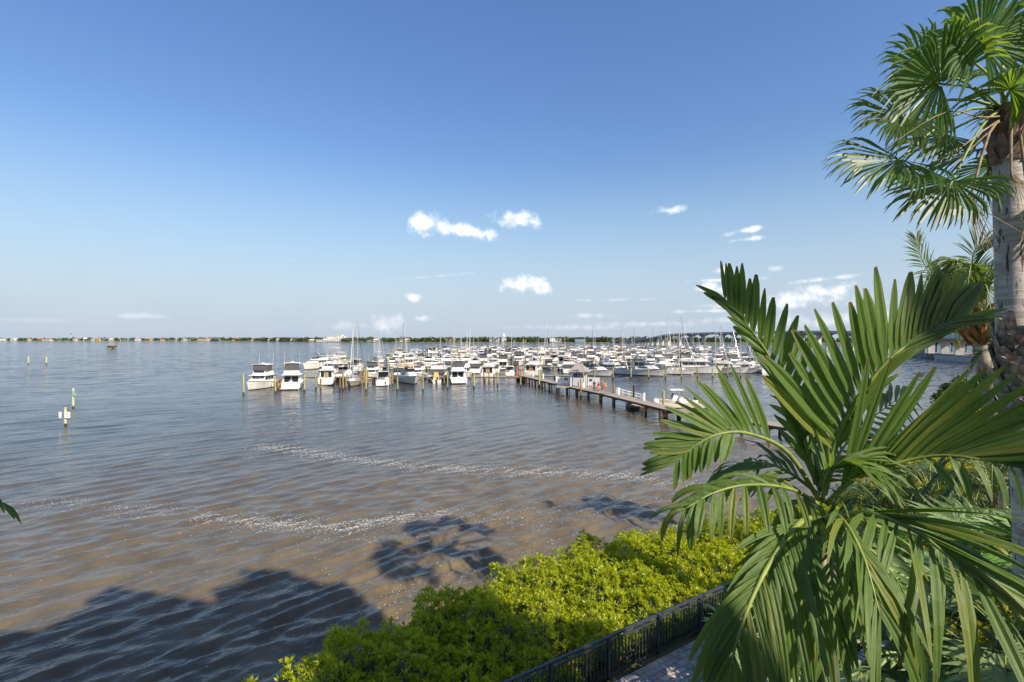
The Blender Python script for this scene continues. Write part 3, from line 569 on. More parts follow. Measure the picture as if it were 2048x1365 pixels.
# leafy masses: many small leaves set in rosettes on a lumpy surface
def rosettes(pts, nms, nleaf, L, Wd, rs, upr=(.15,1.15)):
    n = len(pts); k = nleaf; N = n*k
    c_ = np.repeat(pts, k, 0); nm = np.repeat(nms, k, 0); az_ = rs.uniform(0, 2*np.pi, N); up = rs.uniform(*upr, N)
    a = np.cross(nm, rs.normal(size=(N,3))); a /= np.linalg.norm(a, axis=1)[:,None]+1e-9
    d = a*np.cos(up)[:,None]+nm*np.sin(up)[:,None]; d /= np.linalg.norm(d, axis=1)[:,None]
    s_ = np.cross(d, nm+rs.normal(0,.35,(N,3))); s_ /= np.linalg.norm(s_, axis=1)[:,None]+1e-9
    ll = (L*rs.uniform(.65,1.25,N))[:,None]; ww = (Wd*rs.uniform(.7,1.2,N))[:,None]; q = np.cross(s_, d)
    st = c_+d*ll*.15
    v = np.stack([st, st+d*ll*.5+s_*ww*.5+q*ww*.12, st+d*ll*1.0+q*ll*-.10, st+d*ll*.5-s_*ww*.5+q*ww*.12], 1).reshape(-1,3)
    return v, np.arange(4*N).reshape(N,4)
def leaf_mat(name, cs, tcol, tr=.35):
    m = bpy.data.materials.new(name); m.use_nodes = True; m.node_tree.nodes.clear(); t = NT(m.node_tree); b = t.n('ShaderNodeBsdfPrincipled'); b.inputs['Roughness'].default_value = .42
    geo = t.n('ShaderNodeNewGeometry'); rp_ = geo.outputs['Random Per Island']; nz = t.noise(geo.outputs['Position'], 1.3, 3)
    f_ = t.m('ADD', t.m('MULTIPLY', rp_, .65), t.m('MULTIPLY', nz, .45)); cr = t.n('ShaderNodeValToRGB'); t.l(f_, cr.inputs[0]); cr.color_ramp.elements[0].position = .12; cr.color_ramp.elements[1].position = .95
    cr.color_ramp.elements[0].color = (*cs[0],1); cr.color_ramp.elements[1].color = (*cs[-1],1)
    for i, cc_ in enumerate(cs[1:-1]): e_ = cr.color_ramp.elements.new(.12+.83*(i+1)/(len(cs)-1)); e_.color = (*cc_,1)
    t.l(cr.outputs[0], b.inputs['Base Color']); tl = t.n('ShaderNodeBsdfTranslucent'); tl.inputs[0].default_value = (*tcol,1); mx = t.n('ShaderNodeMixShader'); mx.inputs[0].default_value = tr
    t.l(b.outputs[0], mx.inputs[1]); t.l(tl.outputs[0], mx.inputs[2]); o = t.n('ShaderNodeOutputMaterial'); t.l(mx.outputs[0], o.inputs[0]); return m
M_mang = leaf_mat('mangrove_leaf', [(.10,.19,.018),(.27,.36,.018),(.42,.47,.02),(.58,.57,.024)], (.72,.74,.01), .45)
M_mangy = leaf_mat('sunny_shrub_leaf', [(.15,.19,.015),(.30,.32,.02),(.46,.42,.025)], (.58,.55,.02), .38)
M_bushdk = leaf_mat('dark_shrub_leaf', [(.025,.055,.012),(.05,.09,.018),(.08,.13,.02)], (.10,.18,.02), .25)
M_twig = pm('grey_twig', (.17,.15,.13), .9, .3, 6)
def hedge():
    rs = np.random.default_rng(21); root = thing('mangrove_hedge', 'yellow green mangrove hedge growing in the water along the railing', 'hedge')
    ws = np.array([-14,-9.6,-8.2,-6.5,-3,-.3,2.5,4.7,8.7,12.3,16,21,26]); wn = np.array([.4,2.0,3.7,4.6,5.2,5.6,5.9,5.9,5.2,3.9,3.3,3.0,2.0])
    def top(s, n):
        w = np.interp(s, ws, wn)+.35*np.sin(s*2.1)+.3*np.sin(s*4.7+1)+.22*np.sin(s*9.1)
        e = np.clip((w-n)/1.15, 0, 1)
        lump = .13*np.sin(s*1.7+n*1.3)+.11*np.sin(s*3.1-n*2.3+1)+.12*np.sin(s*5.9+n*4.1)+.09*np.sin(s*11-n*7)
        base = PZ+.62+.30*np.clip(n/2.5,0,1)-.05*np.clip(n-2.5,0,3)
        return .15+(base-.15+lump)*np.sqrt(e*(2-e)), w-n
    N = 29000; s = rs.uniform(-13, 25.5, N); n_ = rs.uniform(.16, 6.6, N); z, e = top(s, n_); keep = (e > 0); s, n_, z = s[keep], n_[keep], z[keep]
    # thinner cover at the low left end
    kp = rs.uniform(0,1,len(s)) < np.clip((s+12.5)/4, .2, 1); s, n_, z = s[kp], n_[kp], z[kp]
    depth = rs.exponential(.11, len(s)); dz = .05; z1, _ = top(s+dz, n_); z2, _ = top(s, n_+dz); gx = (z1-z)/dz; gy = (z2-z)/dz
    nl = np.stack([-gx, -gy, np.ones_like(gx)], 1); nl /= np.linalg.norm(nl, axis=1)[:,None]; nl = nl*.7+np.array([0,0,.5]); nl /= np.linalg.norm(nl, axis=1)[:,None]
    z = np.maximum(z-depth, .15); u, v_ = np.array(FU[:2]), np.array(FN[:2]); f0 = np.array(F0[:2])
    xy = f0+s[:,None]*u+n_[:,None]*v_; pts = np.c_[xy, z]+rs.normal(0,.03,(len(s),3)); nw = np.c_[nl[:,:1]*u+nl[:,1:2]*v_, nl[:,2]]
    v, f = rosettes(pts, nw, 9, .13, .042, rs, (.35,1.3))
    link('foliage', mesh_np('foliage', v, f, [M_mang]), root, kind='stuff')
    # an inner dark core of twigs so that the mass is not hollow
    g = G()
    for _ in range(1500):
        s_ = rs.uniform(-11.5, 25); nn = rs.uniform(.2, 5.6); zt, e_ = top(np.array(s_), np.array(nn))
        if e_ < .1: continue
        a = FP(s_+rs.normal(0,.3), max(.2, nn-rs.uniform(.1,.6)), max(-.3, float(zt)-rs.uniform(.9,2.2))); b_ = FP(s_, nn, float(zt)-.04); mid = a.lerp(b_, .5)+Vector((rs.normal(0,.1), rs.normal(0,.1), .05)); g.tube([a, mid, b_], [.022,.015,.006], 4, cap=False)
    ob('branches', g, M_twig, root, kind='stuff')
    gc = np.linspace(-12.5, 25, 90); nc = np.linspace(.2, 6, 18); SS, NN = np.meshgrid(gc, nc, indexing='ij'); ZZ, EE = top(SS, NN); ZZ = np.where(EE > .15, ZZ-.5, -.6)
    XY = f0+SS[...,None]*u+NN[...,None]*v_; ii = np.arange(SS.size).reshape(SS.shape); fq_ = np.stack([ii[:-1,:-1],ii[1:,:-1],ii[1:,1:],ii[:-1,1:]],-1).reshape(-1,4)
    link('shade_core', mesh_np('shade_core', np.concatenate([XY, ZZ[...,None]], -1), fq_, [M_bushdk]), root, kind='stuff')  # dark sheet inside the hedge, standing in for shade between the leaves
hedge()
def bush(name, label, cat, blobs, n, L, Wd, mat, seed, trunk=None):
    rs = np.random.default_rng(seed); c0 = np.array(blobs[0][:3]); org = Vector((c0[0], c0[1], PZ-.1)); root = thing(name, label, cat, org); V_ = []; N_ = []
    for cx, cy, cz, rx, ry, rz in blobs:
        d = rs.normal(size=(n,3)); d /= np.linalg.norm(d, axis=1)[:,None]; d = d[d[:,2] > -.5]; lum = 1+.14*np.sin(d[:,0]*7+cx)+.14*np.sin(d[:,1]*9+d[:,2]*6+cy)+rs.normal(0,.07,len(d))
        V_.append(np.array([cx,cy,cz])-np.array(org)+d*np.array([rx,ry,rz])*lum[:,None]); N_.append(d)
    v, f = rosettes(np.concatenate(V_), np.concatenate(N_), 6, L, Wd, rs); link('crown', mesh_np('crown', v, f, [mat]), root, kind='stuff')
    g = G()
    for cx, cy, cz, rx, ry, rz in blobs: b_ = Vector((cx,cy,cz))-org; g.tube([(b_.x*.4,b_.y*.4,-.2),(b_.x*.7,b_.y*.7,b_.z*.5), b_+Vector((0,0,rz*.5))], [.12,.09,.03], 6)
    ob('trunk', g, M_twig, root)
bush('dark_shrub', 'dark green rounded shrub at the water edge left of the coconut trunk', 'shrub', [(47,52,4.4,2.2,2.2,1.9),(49.5,53,4.0,2.2,2,1.7),(45.3,51,3.4,1.3,1.4,1.2)], 900, .30, .16, M_bushdk, 31)
bush('sunny_shrub', 'sunlit yellow shrub on the bank below the dark green shrub', 'shrub', [(44.5,47.5,3.0,2.6,2,1.0),(41,44.5,2.8,2.4,2,.9),(47.5,49.5,3.4,2.8,2.4,1.5),(37.5,40.5,3.0,2.6,2.2,1.2)], 900, .26, .13, M_mangy, 32)
bush('sunny_shrub', 'sunlit yellow shrub bank behind the right frond', 'shrub', [(33,36,2.9,3,2.2,1.3),(28.5,31.5,2.9,3,2.2,1.3),(24,28,2.9,2.6,2,1.3)], 1100, .24, .12, M_mangy, 33)
bush('sunny_shrub', 'sunlit yellow shrub mass in the bed around the date palms', 'shrub', [(19,22,3.0,2.2,2,1.4),(15.5,19.0,3.0,1.8,1.5,1.1),(21.5,19.5,3.4,2.4,2.2,1.6),(17.5,16.5,3.2,1.8,1.6,1.3),(13.5,14.6,2.9,1.6,1.3,1.0),(20,25,3.6,2.6,2.2,1.7),(25,24,4,2.8,2.6,2.0)], 1400, .17, .08, M_mangy, 34)
bush('sunny_shrub', 'sunlit green shrub mass beside the coconut trunk on the right', 'shrub', [(52,50,4,4,3,2.4),(60,56,4,4,3,2.4),(56,60,3.6,3,3,2)], 900, .32, .16, M_mangy, 35)
def ground_cover():
    rs = np.random.default_rng(5); N = 9000; x = rs.uniform(6.0, 17, N); y = rs.uniform(8.5, 16.5, N); nn = (x-F0.x)*FN.x+(y-F0.y)*FN.y; k = nn < -PW-.4; x, y = x[k], y[k]
    pts = np.c_[x, y, np.full(len(x), PZ-.02)+rs.uniform(0,.16,len(x))]; nw = np.tile([0,0,1.], (len(x),1)); v, f = rosettes(pts, nw, 6, .12, .05, rs)
    tag(link('ground_cover', mesh_np('ground_cover', v, f, [leaf_mat('ground_cover_leaf', [(.08,.13,.04),(.15,.21,.07),(.23,.30,.11)], (.15,.25,.05), .25)])), 'low green ground cover in the shaded planting bed', 'ground cover', kind='stuff')
ground_cover()
def bare_shrub():
    root = thing('bare_shrub', 'leafless dark shrub with tangled twigs between the fronds and the path', 'shrub', (8.6,12.6,PZ-.05)); random.seed(9); g = G(); tw = G()
    def grow(p, d, L, r, lv):
        pts = [Vector(p)]; dd = Vector(d)
        for _ in range(4): dd = nrm(dd+Vector((random.gauss(0,.28), random.gauss(0,.28), random.gauss(0,.2)))); pts.append(pts[-1]+dd*L/4)
        (g if lv < 3 else tw).tube(pts, [r*(1-.12*i) for i in range(5)], 5 if lv < 2 else 3, cap=False)
        if lv < 5:
            for _ in range(3 if lv < 4 else 2): grow(pts[random.randint(2,4)], nrm(dd+Vector((random.gauss(0,.8), random.gauss(0,.8), random.gauss(.1,.5)))), L*.72, r*.62, lv+1)
    for k in range(3): grow((0,0,0), (random.gauss(0,.4), random.gauss(0,.4), 1), 1.0, .035, 0)
    ob('branch', g, pm('dark_bark', (.045,.035,.03), .9, .3, 8), root); ob('twigs', tw, pm('orange_twig', (.16,.085,.03), .9, .4, 3), root, kind='stuff')
bare_shrub()
# ---------------------------------------------------------------- boats: x forward, y to port, z up from the waterline
def hull_geo(L, B, Db, Ds, cock=.28, sole=.45, fine=2.0, transom=.93, rake=.10):
    """slots: 0 topsides, 1 bottom paint / boot stripe, 2 deck"""
    n = 13; g = G(); st = []
    for i in range(n):
        s = i/(n-1); k = max(0, (s-.42)/.58)
        bs = B/2*(transom+(1-transom)*min(1, s/.4))*(1-k**fine*.985); bw = B/2*(transom-.04+(1-transom)*min(1, s/.4))*(1-k**(fine*.72)*.995)*.93
        zs = Ds+(Db-Ds)*s**1.7; xs = -L/2+L*s; xw = -L/2+L*(1-rake)*s
        st.append([(xw, 0, -.45), (xw, bw*.82, -.25), (xw, bw, .02), (xw+(xs-xw)*.12, bw+(bs-bw)*.15, .16), (xw+(xs-xw)*.55, bw+(bs-bw)*.62, .16+(zs-.16)*.55), (xs, bs, zs), (xs-.02, max(.0, bs-.10), zs+.015)])
    for sg in (1, -1):
        vs = [(x, y*sg, z) for r_ in st for x, y, z in r_]; fs = []; ms = []
        for i in range(n-1):
            for k in range(6):
                a = i*7+k; q = (a, a+7, a+8, a+1) if sg < 0 else (a, a+1, a+8, a+7); fs.append(q); ms.append(1 if k < 3 else 0)
        b0 = len(g.v); g.v += vs; g.f += [tuple(i+b0 for i in q) for q in fs]; g.m += ms
    r0 = st[0]; g.add([(x, y, z) for x, y, z in r0[1:6]]+[(x, -y, z) for x, y, z in reversed(r0[1:6])], [tuple(range(10))], 0)
    ic = int(cock*(n-1)+.5)
    if cock > 0:                                # open cockpit aft
        ring = [st[i][6] for i in range(ic+1)]
        for i in range(ic):
            (x0, y0, z0), (x1, y1, z1) = ring[i], ring[i+1]
            for sg in (1, -1): g.add([(x0,y0*sg,z0),(x1,y1*sg,z1),(x1,y1*sg,sole),(x0,y0*sg,sole)], [(0,1,2,3) if sg > 0 else (3,2,1,0)], 2)
            g.add([(x0,y0,sole),(x1,y1,sole),(x1,-y1,sole),(x0,-y0,sole)], [(3,2,1,0)], 2)
        x, y, z = ring[-1]; g.add([(x,y,z-.03),(x,-y,z-.03),(x,-y,sole),(x,y,sole)], [(0,1,2,3)], 2)
        x, y, z = ring[0]; g.add([(x,y,z),(x,-y,z),(x+.12,-y,z),(x+.12,y,z),(x+.12,-y,sole),(x+.12,y,sole)], [(0,1,2,3),(3,2,4,5)], 0)
    for i in range(ic, n-1):
        (x0, y0, z0), (x1, y1, z1) = st[i][6], st[i+1][6]; g.add([(x0,y0,z0-.03),(x1,y1,z1-.03),(x1,-y1,z1-.03),(x0,-y0,z0-.03)], [(3,2,1,0)], 2)
    return g, st
def tcab(x0, x1, w, z0, z1, rf=.5, rr_=.15, ti=.12, wf=None):
    """tapered deckhouse corners: front raked by rf, rear by rr_, sides leaning in by ti; wf = width at the front"""
    wf = wf or w; return [(x0,-w/2,z0),(x1,-wf/2,z0),(x1,wf/2,z0),(x0,w/2,z0),(x0+rr_,-w/2+ti,z1),(x1-rf,-wf/2+ti,z1),(x1-rf,wf/2-ti,z1),(x0+rr_,w/2-ti,z1)]
def pane(c8, side, u0, u1, v0, v1, out_=.018):
    q = {'s':(0,1,5,4),'p':(2,3,7,6),'f':(1,2,6,5),'r':(3,0,4,7)}[side]; a, b, c_, d = [Vector(c8[i]) for i in q]
    f_ = lambda u, v: a.lerp(b, u).lerp(d.lerp(c_, u), v)
    nm = (b-a).cross(d-a).normalized(); ps = [f_(u0,v0), f_(u1,v0), f_(u1,v1), f_(u0,v1)]
    return G().hexa([p-nm*.01 for p in ps]+[p+nm*out_ for p in ps])
class B:                                        # a boat plan: nodes of (name, mesh-geometry, materials, parent index)
    def __init__(s): s.nodes = []
    def add(s, name, g, mats, parent=None, smooth=False):
        s.nodes.append([name, g, mats if isinstance(mats, list) else [mats], parent, smooth, None]); return len(s.nodes)-1
    def build(s):
        for nd in s.nodes: nd[5] = nd[1].mesh(nd[0], nd[2], nd[4])
    def joined(s, name, swap=None):
        g = G(); mats = []
        for nm, gg, ms, *_ in s.nodes:
            mm = {}
            for i, m_ in enumerate(ms):
                m_ = (swap or {}).get(m_.name, m_)
                if m_ not in mats: mats.append(m_)
                mm[i] = mats.index(m_)
            g._join(gg, mm, (0,0,0))
        return g.mesh(name, mats)
    def place(s, name, label, cat, loc, rz, group=None, sc=1, swap=None, roll=0):
        root = thing(name, label, cat, loc, rz, group, sc); root.rotation_euler[0] = roll; obs = []
        for nm, gg, ms, par, sm, me in s.nodes:
            o = link(nm, me, root if par is None else obs[par]); obs.append(o)
            if swap:
                for i, m_ in enumerate(ms):
                    if m_.name in swap: o.material_slots[i].link = 'OBJECT'; o.material_slots[i].material = swap[m_.name]
        return root
def rail_geo(st, i0, i1, h, r_=.022, split=1):
    g = G()
    for sg in (1, -1):
        pts = [Vector((st[i][5][0], max(st[i][5][1]-.08,0)*sg, st[i][5][2]+h)) for i in range(i0, i1)]; g.tube(pts, r_, 4)
        for p in pts[::2]: g.tube([p, p-Vector((0,0,h))], r_*.8, 4)
    return g
def slab_roof(x0, x1, w, z, th=.07, cam_=.12):
    g = G(); xs = np.linspace(x0, x1, 4); ys = np.linspace(-w/2, w/2, 6); vs = [(x, y, z+cam_*(1-(2*y/w)**2)) for x in xs for y in ys]+[(x, y, z-th+cam_*(1-(2*y/w)**2)) for x in xs for y in ys]; fs = []
    for i in range(3):
        for j in range(5): a = i*6+j; fs += [(a,a+6,a+7,a+1),(24+a,24+a+1,24+a+7,24+a+6)]
    for i in range(3): fs += [(i*6,24+i*6,30+i*6,6+i*6),(i*6+5,i*6+11,35+i*6,29+i*6)]
    for j in range(5): fs += [(j,j+1,25+j,24+j),(18+j,42+j,43+j,19+j)]
    return g.add(vs, fs)
def posts4(x0, x1, w, z0, z1, r_=.025, lean=.1):
    g = G()
    for x in (x0, x1):
        for sg in (1, -1): g.tube([(x, sg*w/2, z0), (x+lean, sg*w/2*.95, z1)], r_, 4)
    return g
def windows(b, c8, cab, nside, v0=.35, v1=.82, front=2, rear=0, mat=None, u=(.06,.94)):
    mat = mat or M_glass
    for sd in 'sp':
        for k in range(nside): a = u[0]+(u[1]-u[0])*k/nside; e = u[0]+(u[1]-u[0])*(k+.9)/nside; b.add('window', pane(c8, sd, a, e, v0, v1), mat, cab)
    for k in range(front): b.add('windscreen', pane(c8, 'f', .05+.9*k/front, .05+.9*(k+.93)/front, v0, .92), mat, cab)
    for k in range(rear): b.add('window', pane(c8, 'r', .08+.84*k/rear, .08+.84*(k+.9)/rear, .12, .86), mat, cab)
def lettering(b, hull, x, z, w, n=7):
    g = G(); y = -w/2; rs = random.Random(int(w*100)+n)
    for _ in range(n):
        l_ = w/n*rs.uniform(.5,.85); h = rs.uniform(.06,.13); g.hexa([(x-.012,y,z),(x-.012,y+l_*.5,z),(x,y+l_*.5,z),(x,y,z),(x-.012,y+l_*.5,z+h),(x-.012,y+l_,z+h),(x,y+l_,z+h),(x,y+l_*.5,z+h)]); y += w/n
    b.add('lettering', g, M_cnavy, hull)
def plan_flybridge(L=12.5, hard=True, fly=True, tower=False, canvas=M_cwhite, hullm=M_white, bimini=True, name_=False):
    b = B(); Bm = L*.33; g, st = hull_geo(L, Bm, L*.16, L*.095, .26); h = b.add('hull', g, [hullm, M_boot, M_white])
    z0 = L*.10; b.add('rub_rail', G().tube([Vector(s[5])+Vector((0,.02,-.02)) for s in st], .04, 4).tube([Vector((s[5][0],-s[5][1]-.02,s[5][2]-.02)) for s in st], .04, 4), M_steel, h)
    b.add('bow_rail', rail_geo(st, 6, 13, .55), M_steel, h); b.add('swim_platform', G().box(-L/2-.7,-L/2-.01,-Bm*.42,Bm*.42,.22,.32), M_white, h)
    f8 = tcab(L*.05, L*.34, Bm*.72, z0+.1, z0+L*.065, 1.0, 0, .1, Bm*.42); fd = b.add('foredeck_cabin', G().hexa(f8), M_white); b.add('hatch', G().box(L*.15,L*.15+.5,-.25,.25,z0+L*.065+.003,z0+L*.065+.05), M_glass, fd)
    zc = z0+1.35; c8 = tcab(-L*.22, L*.16, Bm*.84, z0-.15, zc, 1.15, .05, .16, Bm*.74); cb = b.add('cabin', G().hexa(c8), M_white); windows(b, c8, cb, 3, .45, .86, 3, 2)
    b.add('cabin_roof', G().box(-L*.30, L*.115, -Bm*.44, Bm*.44, zc+.002, zc+.10), M_white, cb)
    top = zc+.1
    if fly:
        f = tcab(-L*.21, L*.09, Bm*.76, top+.002, top+.72, .35, .05, .08, Bm*.6); fl = b.add('flybridge', G().hexa(f), M_white); b.add('windscreen', pane(f, 'f', .05, .95, .62, 1.25, .03), M_glass, fl)
        b.add('helm_seat', G().box(-L*.10,-L*.05,-.5,.5,top+.724,top+1.15), canvas, fl); b.add('flybridge_rail', G().tube([(-L*.20,Bm*.36,top+1.0),(-L*.29,Bm*.38,top+.75),(-L*.29,-Bm*.38,top+.75),(-L*.20,-Bm*.36,top+1.0)], .022, 4).tube([(-L*.29,Bm*.38,top+.75),(-L*.29,Bm*.38,top)], .02, 4).tube([(-L*.29,-Bm*.38,top+.75),(-L*.29,-Bm*.38,top)], .02, 4), M_steel, fl)
        if bimini:
            bz = top+2.05; bi = b.add('bimini_top', slab_roof(-L*.20, L*.05, Bm*.78, bz), canvas); b.add('frame', posts4(-L*.19, L*.03, Bm*.70, top+.6, bz, .03), M_steel, bi)
            if not hard: b.add('enclosure', G().hexa(tcab(-L*.18, L*.04, Bm*.70, top+.74, bz-.02, .12, .05, .02)), M_clear, bi)
            b.add('radar', G().tube([(-L*.08,0,bz+.12),(-L*.08,0,bz+.3)], [.3,.28], 10), M_white, bi)
        if hard: b.add('radar_arch', G().tube([(-L*.22,Bm*.38,top),(-L*.25,Bm*.36,top+1.5),(-L*.25,-Bm*.36,top+1.5),(-L*.22,-Bm*.38,top)], [.09,.08,.08,.09], 5), M_white, fl)
        if tower:
            tz = top+4.2
            b.add('tuna_tower', posts4(-L*.17, L*.0, Bm*.62, top+.7, tz, .035, .0).tube([(-L*.17,Bm*.3,top+2.8),(L*0,Bm*.3,top+3.0)], .03, 4).tube([(-L*.17,-Bm*.3,top+2.8),(L*0,-Bm*.3,top+3.0)], .03, 4), M_steel)
            b.add('tower_top', slab_roof(-L*.17, L*.01, Bm*.62, tz+.05), canvas)
    for sg in (1, -1):
        if tower: b.add('outrigger', G().tube([(-L*.02, sg*Bm*.44, zc), (-L*.16, sg*Bm*.8, zc+5.5)], [.03,.012], 4), M_steel)
        b.add('antenna', G().tube([(-L*.18, sg*Bm*.34, top+.6), (-L*.21, sg*Bm*.36, top+4.4)], [.025,.012], 4), M_white)
    if not name_: b.add('cockpit_shade_box', G().hexa(tcab(-L*.30,-L*.225,Bm*.80,z0+.25,zc-.003,.0,.0,.02)), M_clear, cb)  # dark box standing in for cockpit shade under the roof overhang
    for sg in (1,-1):
        for q in (.2,.45): b.add('fender', G().tube([(-L*.5+L*q,sg*(Bm*.5+.1),.25),(-L*.5+L*q,sg*(Bm*.5+.1),.85)], .13, 6), M_cnavy, h)
    b.add('transom_door', G().box(-L/2-.014,-L/2-.002,-.35,.35,.5,L*.085), M_cream, h)
    if name_:
        b.add('fighting_chair', G().box(-L*.40,-L*.35,-.3,.3,.7,1.0).tube([(-L*.375,0,.45),(-L*.375,0,.7)], .08, 6).box(-L*.36,-L*.34,-.3,.3,1.003,1.5), M_cwhite); b.add('cooler', G().box(-L*.32,-L*.28,.6,1.4,.455,.95), M_cblue); b.add('cooler', G().box(-L*.32,-L*.28,-1.4,-.7,.455,.9), M_orange)
        for q in (-.9,-.35,.35,.9): b.add('fishing_rod', G().tube([(-L*.24,q*1.3,zc),(-L*.33,q*1.5,zc+2.6)], [.025,.012], 4), M_dark)
        lettering(b, h, -L/2-.003, L*.062, 1.5); lettering(b, h, -L/2-.003, L*.045, .5, 3)
    b.build(); return b
def plan_express(L=10, canvas=M_cnavy, hullm=M_white, cover=True):
    b = B(); Bm = L*.34; g, st = hull_geo(L, Bm, L*.145, L*.10, .34, .5, 2.1); h = b.add('hull', g, [hullm, M_boot, M_white]); z0 = L*.10
    b.add('rub_rail', G().tube([Vector(s[5])+Vector((0,.02,-.02)) for s in st], .04, 4).tube([Vector((s[5][0],-s[5][1]-.02,s[5][2]-.02)) for s in st], .04, 4), M_steel, h)
    b.add('bow_rail', rail_geo(st, 6, 13, .5), M_steel, h); b.add('swim_platform', G().box(-L/2-.7,-L/2-.01,-Bm*.4,Bm*.4,.2,.3), M_white, h)
    f8 = tcab(-L*.08, L*.36, Bm*.80, z0, z0+L*.085, 2.0, 0, .18, Bm*.4); cb = b.add('cabin', G().hexa(f8), M_white)
    for sd in 'sp': b.add('window', pane(f8, sd, .15, .62, .4, .75), M_glass, cb)
    b.add('hatch', G().box(L*.08,L*.08+.5,-.25,.25,z0+L*.085+.003,z0+L*.085+.05), M_glass, cb)
    w8 = tcab(-L*.11, L*.09, Bm*.76, z0+L*.075, z0+L*.075+.75, 1.1, 0, .14, Bm*.6); ws_ = b.add('windscreen', pane(w8,'f',.02,.98,.02,.95,.03)._join(pane(w8,'s',.1,.97,.02,.95,.03), None, (0,0,0))._join(pane(w8,'p',.03,.9,.02,.95,.03), None, (0,0,0)), M_glass)
    zt = z0+L*.075+1.35; bi = b.add('bimini_top', slab_roof(-L*.30, L*.02, Bm*.80, zt), canvas); b.add('frame', posts4(-L*.30, -L*.02, Bm*.76, z0-.1, zt, .028), M_steel, bi)
    if cover: b.add('side_curtain', G().hexa(tcab(-L*.09, 0, Bm*.74, z0+L*.08+.2, zt-.06, .1, 0, .02)), M_clear, bi)
    b.add('radar_arch', G().tube([(-L*.22,Bm*.43,z0),(-L*.28,Bm*.40,zt+.28),(-L*.28,-Bm*.40,zt+.28),(-L*.22,-Bm*.43,z0)], [.10,.09,.09,.10], 5), M_white)
    b.add('antenna', G().tube([(-L*.28,Bm*.3,zt+.3),(-L*.31,Bm*.3,zt+2.5)], [.02,.01], 4), M_white)
    b.add('seat', G().box(-L*.42,-L*.35,-Bm*.36,Bm*.36,.5,1.0), M_cwhite, h); lettering(b, h, -L/2-.003, L*.06, .9, 5); b.build(); return b
def plan_trawler(L=11.5, canvas=M_cnavy, hullm=M_white, boxy=True):
    b = B(); Bm = L*.34; g, st = hull_geo(L, Bm, L*.19, L*.115, .16, .7, 2.6); h = b.add('hull', g, [hullm, M_boot, M_white]); z0 = L*.115
    b.add('rub_rail', G().tube([Vector(s[5])+Vector((0,.02,-.03)) for s in st], .05, 4).tube([Vector((s[5][0],-s[5][1]-.02,s[5][2]-.03)) for s in st], .05, 4), M_teak, h); b.add('bow_rail', rail_geo(st, 4, 13, .7), M_steel, h)
    c8 = tcab(-L*.34, L*.20, Bm*.80, z0-.2, z0+1.75, .35, .0, .06, Bm*.7); cb = b.add('cabin', G().hexa(c8), M_white); windows(b, c8, cb, 4, .50, .88, 3, 3)
    b.add('cabin_roof', G().box(-L*.40, L*.21, -Bm*.45, Bm*.45, z0+1.752, z0+1.85), M_white, cb)
    top = z0+1.85; f = tcab(-L*.10, L*.15, Bm*.66, top+.002, top+.75, .3, .05, .05); fl = b.add('flybridge', G().hexa(f), M_white); b.add('windscreen', pane(f,'f',.05,.95,.7,1.15,.03), M_glass, fl)
    bi = b.add('bimini_top', slab_roof(-L*.14, L*.12, Bm*.70, top+2.0), canvas); b.add('frame', posts4(-L*.12, L*.10, Bm*.62, top+.5, top+2.0, .03), M_steel, bi)
    b.add('mast', G().tube([(-L*.16,0,top),(-L*.18,0,top+3.2)], [.06,.035], 6).tube([(-L*.16,0,top+.6),(-L*.36,0,top+1.6)], [.04,.03], 4), M_cwhite)
    b.add('dinghy', slab_roof(-L*.36,-L*.2,Bm*.5,top+.45,.4,.1), M_cwhite); b.add('door', pane(c8,'r',.38,.62,.02,.9,.03), M_teak, cb); b.build(); return b
